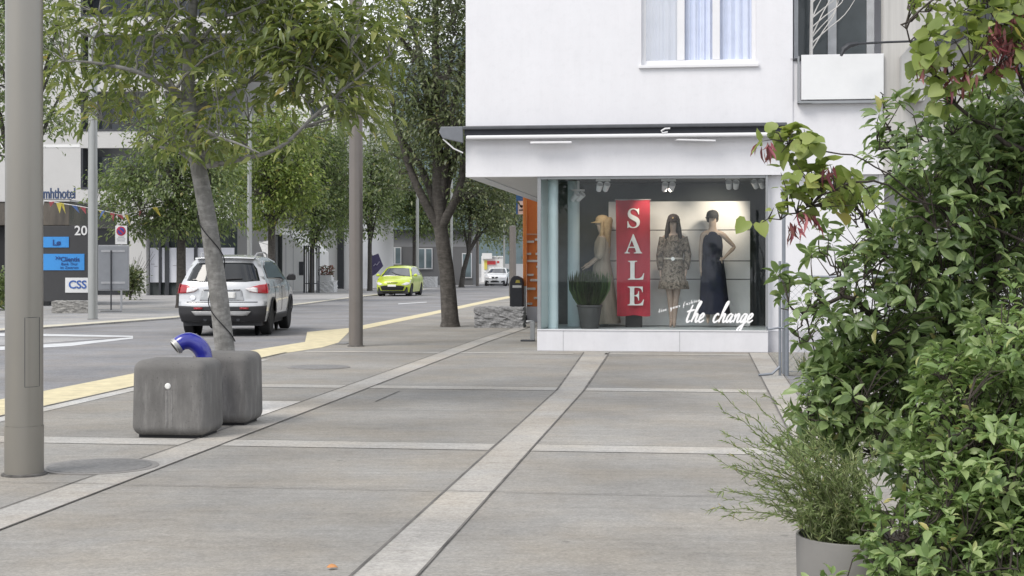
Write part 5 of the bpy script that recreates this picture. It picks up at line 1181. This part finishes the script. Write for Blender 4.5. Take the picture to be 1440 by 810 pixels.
# small weedy shrub by the column, and the hedge at the left edge
def small_shrub(px, py, d, label, n_, rx, ry, rz, lm, L, seed, name='shrub', bare=0):
    rng = np.random.default_rng(seed); p = Vector(((px-720)/F*d, d, gz(d))); t = thing(name, label, 'shrub', p)
    pts = ell_points(rng, [(0,0,rz*.95,rx,ry,rz)], n_, .45, .4); mb = MB(); nodes = [(0,0,.05),(0,0,.3),(.1,0,.6),(-.1,.05,.5)]
    mb.tube([(0,0,0),(0,0,.4)], .05, 6); ends = twigs_to(mb, nodes, pts, rng, .012)
    for k in range(bare): a = rng.uniform(-.2,.9); mb.tube([(0,0,.3),(a*.5,0,1.),(a*1.2,.1,1.2+rng.uniform(.2,.9))], [.02,.015,.005], 5)
    mb.build('stems', bark2, t); P,D,N,l,w = cluster_leaves(rng, pts, ends, 16, .16, L, L*.4, .3); leaf_mesh('leaves', P,D,N,l,w,'lance',lm,t)
small_shrub(183, 412, 62, 'straggly dark weed shrub growing against the pale column', 90, .45,.4,.75, lf2, .16, 3, bare=9)
small_shrub(-30, 431, 47, 'dark clipped shrub at the left edge of the far pavement', 260, .95,.8,.75, lf3, .14, 4)

# ================================================================ foreground planting on the right
gl_d = leafmat('glossy_leaves', (.086,.143,.055), (.189,.273,.104), (.325,.423,.182), .36, .36, .6)
gl_l = leafmat('light_shrub_leaves', (.123,.202,.069), (.224,.325,.118), (.347,.437,.190), .38, .4, .5)
hrt = leafmat('heart_leaves', (.137,.189,.042), (.231,.299,.068), (.336,.389,.116), .42, .5)
bark3 = barkmat('shrub_bark', (.03,.024,.02), (.085,.07,.058), 40)
def rosettes(rng, pts, ends, per, rad, L, Wd, droop=.1):
    n = len(pts)*per; P = np.repeat(pts, per, axis=0); E_ = np.repeat(unit(ends+np.array((0,0,.55))), per, axis=0)
    q = rng.normal(size=(n,3)); q -= E_*np.sum(q*E_, axis=1, keepdims=True); q = unit(q)
    tilt = rng.uniform(-.25,1.1,n)[:,None]; D = unit(q+E_*tilt); D[:,2] -= droop
    P = P+E_*rng.uniform(-rad,rad*.6,n)[:,None]+q*.006
    N = E_+rng.normal(size=(n,3))*.25; l = L*rng.uniform(.4,1.25,n); return P, unit(D), N, l, l*(Wd/L)*rng.uniform(.85,1.15,n)
def big_shrub(name, label, base_px, d, stems, ells_px, n_, per, rad, L, Wd, tm, lm, seed, droop=.1, cat='shrub', gap=.4, shell=.45, tw=.003, wexp=.75):
    rng = np.random.default_rng(seed); base = Vector(((base_px-720)/F*d, d, 0)); f = px_rel(d, base); t = thing(name, label, cat, base)
    mb = MB(); nodes = []
    for s in stems:
        q = smooth_path([(*f(a, b, dy), r) for a, b, r, dy in s], 5, rng, .015); mb.tube([x[:3] for x in q], [x[3] for x in q], 7); nodes += q[3:]
    E = [ell(f,d,a,b,c_,e_,g,dy) for a,b,c_,e_,g,dy in ells_px]
    sec = ell_points(rng, E, max(20, n_//9), .6); nd = np.array([x[:3] for x in nodes]); ex = []
    for p in sec:
        i = int(np.argmin(np.linalg.norm(nd-p, axis=1))); a = nd[i]; m = (a+p)/2; m[2] += .05*np.linalg.norm(p-a)
        q = smooth_path([(*a,.0042),(*m,.0036),(*p,.0026)], 4, rng, .02); mb.tube([x[:3] for x in q], [x[3] for x in q], 5); ex += q[2:]
    pts = ell_points(rng, E, n_, shell, gap, wexp); pts = pts[pts[:,2] > .03]
    ends = twigs_to(mb, nodes+ex, pts, rng, tw)
    mb.build('stems', bark3, t, smooth=True, sharp=80)
    P,D,N,l,w = rosettes(rng, pts, ends, per, rad, L, Wd, droop); leaf_mesh('leaves', P,D,N,l,w, tm, lm, t); return t, f
d = 6.0
big_shrub('evergreen_shrub', 'tall dark glossy leaved shrub at the right in front of the white wall', 1352, d,
  [[(1352,885,.028,0),(1330,640,.024,0),(1305,545,.020,0),(1262,480,.015,0),(1200,420,.010,-.1),(1130,440,.005,-.1)], [(1352,885,.026,0),(1350,600,.022,.1),(1330,430,.016,.1),(1290,300,.011,.1),(1250,180,.006,.1)],
   [(1352,885,.026,0),(1380,560,.02,-.1),(1400,380,.014,-.1),(1420,220,.008,-.1)], [(1330,640,.016,0),(1270,610,.011,-.1),(1200,600,.008,-.2),(1140,590,.004,-.2)], [(1305,545,.013,0),(1290,430,.01,.1),(1220,320,.007,.1),(1180,260,.004,.1)]],
  [(1300,290,130,140,.5,0),(1210,350,70,65,.35,0),(1150,445,62,55,.25,-.05),(1130,395,40,40,.2,-.05),(1118,450,40,60,.2,-.1),(1175,520,60,40,.25,-.05),(1330,430,150,90,.45,0),(1420,260,110,180,.5,.1),(1245,150,34,52,.15,-.05),(1225,215,40,45,.2,0),(1195,275,50,38,.22,0),(1340,190,75,60,.35,-.15),(1290,230,70,50,.3,-.15),(1400,200,60,60,.3,-.1),(1190,600,85,80,.35,-.1),(1150,570,50,45,.25,-.1),(1230,500,90,60,.3,0),(1330,560,120,80,.4,.1),(1350,640,110,120,.4,.3)],
  1850, 9, .022, .066, .027, 'oval', gl_d, 5, droop=.22, gap=.55)
d = 4.9
big_shrub('light_green_shrub', 'dense light green leafy bush in the bottom right corner', 1420, d,
  [[(1420,1000,.02,0),(1400,800,.015,0),(1380,600,.008,0)], [(1420,1000,.018,0),(1330,850,.012,-.1),(1270,760,.006,-.1)], [(1420,1000,.018,0),(1460,700,.012,0),(1450,520,.006,.1)], [(1420,1000,.016,0),(1250,930,.01,-.1),(1190,840,.005,-.1)]],
  [(1370,640,105,110,.35,.1),(1320,770,125,85,.35,0),(1440,510,85,105,.35,.1),(1430,720,120,150,.45,0),(1270,880,130,70,.3,-.1),(1330,530,48,48,.2,.2),(1180,850,55,40,.15,-.15)],
  1600, 9, .018, .051, .021, 'oval', gl_l, 6, droop=.05, gap=.35)
d = 5.5
rb, f = big_shrub('redbud_tree', 'small tree with pale heart shaped leaves and dark red seed pods at the top right', 1560, d,
  [[(1600,932,.035,.3),(1590,700,.03,.3),(1570,420,.022,.3),(1500,260,.014,.25),(1400,190,.009,.15),(1330,130,.006,.05),(1275,40,.003,0)], [(1560,400,.008,.3),(1420,330,.005,.25),(1300,285,.004,.1),(1240,258,.004,-.1),(1185,262,.004,-.2),(1120,300,.003,-.2),(1062,314,.0015,-.2)],
   [(1520,290,.010,.25),(1450,150,.007,.1),(1410,20,.004,.1)], [(1300,285,.0035,.1),(1215,225,.0028,-.1),(1140,212,.0028,-.2),(1085,185,.0015,-.2)], [(1590,700,.02,.3),(1620,380,.016,.3),(1560,120,.008,.2)]],
  [(1322,105,45,55,.25,0),(1300,60,32,38,.2,0),(1400,55,80,60,.35,.1),(1470,80,80,90,.4,.1),(1110,200,42,24,.10,-.18),(1150,255,58,26,.12,-.2),(1115,285,32,24,.06,-.2),(1190,280,40,20,.1,-.2),(1350,0,90,50,.3,.1)],
  280, 3, .035, .059, .060, 'heart', hrt, 7, droop=.45, cat='tree', gap=.2, tw=.003, wexp=.5)
leaf_mesh('leaf_pair', np.array([f(1051,308,-.2), f(1067,311,-.2)]), np.array([(-.5,-.2,-.6),(.25,-.3,-.7)]), np.array([(-.1,-1,.3),(.1,-1,.2)]), np.array([.07,.066]), np.array([.06,.055]), 'heart', hrt, rb)
rng = np.random.default_rng(14); podm = leafmat('pod_red', (.13,.03,.045), (.26,.05,.08), (.42,.16,.17), .2, .5)
for a, b, n_, sd, dy in ((1080,203,14,9,-.2),(1135,300,16,14,-.2),(1118,318,14,12,-.2),(1345,105,30,22,-.05),(1405,48,46,24,0),(1425,60,40,22,0),(1300,90,12,12,-.05),(1410,85,26,16,0),(1165,240,10,10,-.2),(1440,20,30,20,0)):
    PP = np.array([f(a+rng.normal()*sd*.6, b+rng.normal()*sd*.4, dy+rng.normal()*.03) for _ in range(n_)])
    k = len(PP); D = rng.normal(size=(k,3))*.4; D[:,2] -= 1.
    leaf_mesh('seed_pod_cluster', PP, D, rng.normal(size=(k,3)), rng.uniform(.045,.08,k), np.full(k,.012), 'lance', podm, rb)
# feathery plant in the grey pot
p = Vector(((1199-720)/F*5.2, 5.2, 0)); t = thing('potted_feather_plant', 'grey round pot holding a feathery plant with long thin stems leaning left', 'potted plant', p)
f = px_rel(5.2, p); zt_ = f(1199,752)[2]
MB().lathe([(.185,0),(.197,zt_-.004),(.195,zt_),(.187,zt_),(.183,zt_-.06),(.02,zt_-.07)], 48).build('pot', M('grey_pot', (.185,.178,.168), .55, var=.08, scale=3, bmp=.1, bscale=80), t, smooth=True)
MB().lathe([(.184,zt_-.08),(.184,zt_-.055),(.01,zt_-.05)], 32).build('soil', M('potting_soil', (.05,.038,.028), .95, var=.4, scale=40, bmp=.8, bscale=60), t)
rng = np.random.default_rng(15); mb = MB(); P = []; D = []; Ls = []
ends_ = [(1008,548),(1040,550),(1012,570),(985,715),(1075,555),(1000,640),(1020,610),(995,690),(1050,590),(1100,560),(1085,600),(1110,600),(1060,640),(1035,660)]+[(rng.uniform(1015,1230), rng.uniform(590,735)) for _ in range(115)]
for i, (a, b) in enumerate(ends_):
    e = np.array(f(a, b, rng.normal()*.12)); s0 = np.array((rng.uniform(-.15,.12), rng.uniform(-.13,.13), zt_-.06)); m = s0*.55+e*.45; m[2] += .06*abs(e[0]-s0[0])+.03; m[0] += .12*(s0[0]-e[0])
    q = smooth_path([(*s0,.0028),(*m,.002),(*e,.0009)], 8, rng, .012); mb.tube([x[:3] for x in q], [x[3] for x in q], 4)
    qq = np.array([x[:3] for x in q]); nL = int(80 if i < 14 else 60)
    for _ in range(nL):
        u_ = rng.uniform(.12,1)**.8*(len(qq)-1); j = min(int(u_), len(qq)-2); pp = qq[j]+(qq[j+1]-qq[j])*(u_-j); tg = qq[j+1]-qq[j]; tg /= np.linalg.norm(tg)
        P.append(pp); D.append(tg*1.1+rng.normal(size=3)*.5); Ls.append(rng.uniform(.015,.055)*(1.15-.6*u_/(len(qq)-1)))
mb.build('stems', M('green_stem', (.12,.14,.06), .7, var=.3, scale=30), t)
leaf_mesh('feathery_leaves', np.array(P), np.array(D), rng.normal(size=(len(P),3)), np.array(Ls), np.full(len(P),.0023), 'diamond', leafmat('feather_green', (.20,.27,.10), (.34,.43,.18), (.50,.55,.30), .45, .6), t)
# wild grass and small yellow flowers by the fence
rng = np.random.default_rng(16); k = 5200; s_ = rng.uniform(1.3,7.5,k); t_ = np.where(rng.uniform(size=k) < .5, rng.uniform(19.4,20.4,k), rng.uniform(8.,15.8,k)); s_ = np.where(t_ < 16, rng.uniform(2.6,5.,k), s_)
keep = (np.sin(s_*5+1)+np.sin(s_*11)+rng.normal(size=k)*.7 > .1)|(t_ < 16); s_, t_ = s_[keep], t_[keep]; k = len(s_)
P = np.stack([(s_+SL*t_)/SN, (t_-SL*s_)/SN, np.full(k,.005)],1); D = rng.normal(size=(k,3))*.3; D[:,2] = 1
Lg = np.where(t_ < 16, rng.uniform(.3,.85,k), rng.uniform(.08,.3,k))
tag(leaf_mesh('wild_grass', P, D, rng.normal(size=(k,3)), Lg, np.full(k,.012), 'lance', leafmat('dry_grass', (.10,.13,.05), (.18,.21,.09), (.32,.32,.17), .3, .7)), 'loose wild grass growing along the fence and behind the shrub', 'grass', None, 'stuff')
def yellow_flowers(px, py, d, n_, label, seed):
    rng = np.random.default_rng(seed); p = Vector(((px-720)/F*d, d, 0)); t = thing('yellow_flower_plant', label, 'flower', p, 0, 'yellow flowering weeds'); mb = MB(); fl_ = []
    h = EYE-(py-HZ)*d/F
    for k in range(n_):
        e = (rng.normal()*.14, rng.normal()*.14, h+rng.normal()*.09); mb.tube([(0,0,0),(e[0]*.4,e[1]*.4,e[2]*.6),e], [.006,.004,.003], 4); fl_.append(e)
    mb.build('stems', M('green_stem', (.12,.14,.06)), t); fl_ = np.repeat(np.array(fl_), 7, axis=0); m_ = len(fl_)
    leaf_mesh('petals', fl_, rng.normal(size=(m_,3))+(0,0,.3), rng.normal(size=(m_,3)), np.full(m_,.035), np.full(m_,.018), 'oval', leafmat('petal_yellow', (.55,.50,.12), (.7,.65,.2), (.8,.78,.4), .3, .6), t)
yellow_flowers(1190, 500, 15.5, 16, 'clump of small yellow flowers behind the lower left of the dark shrub', 1)
yellow_flowers(1395, 520, 8.5, 12, 'clump of small yellow flowers seen through the shrubs at the right', 2)
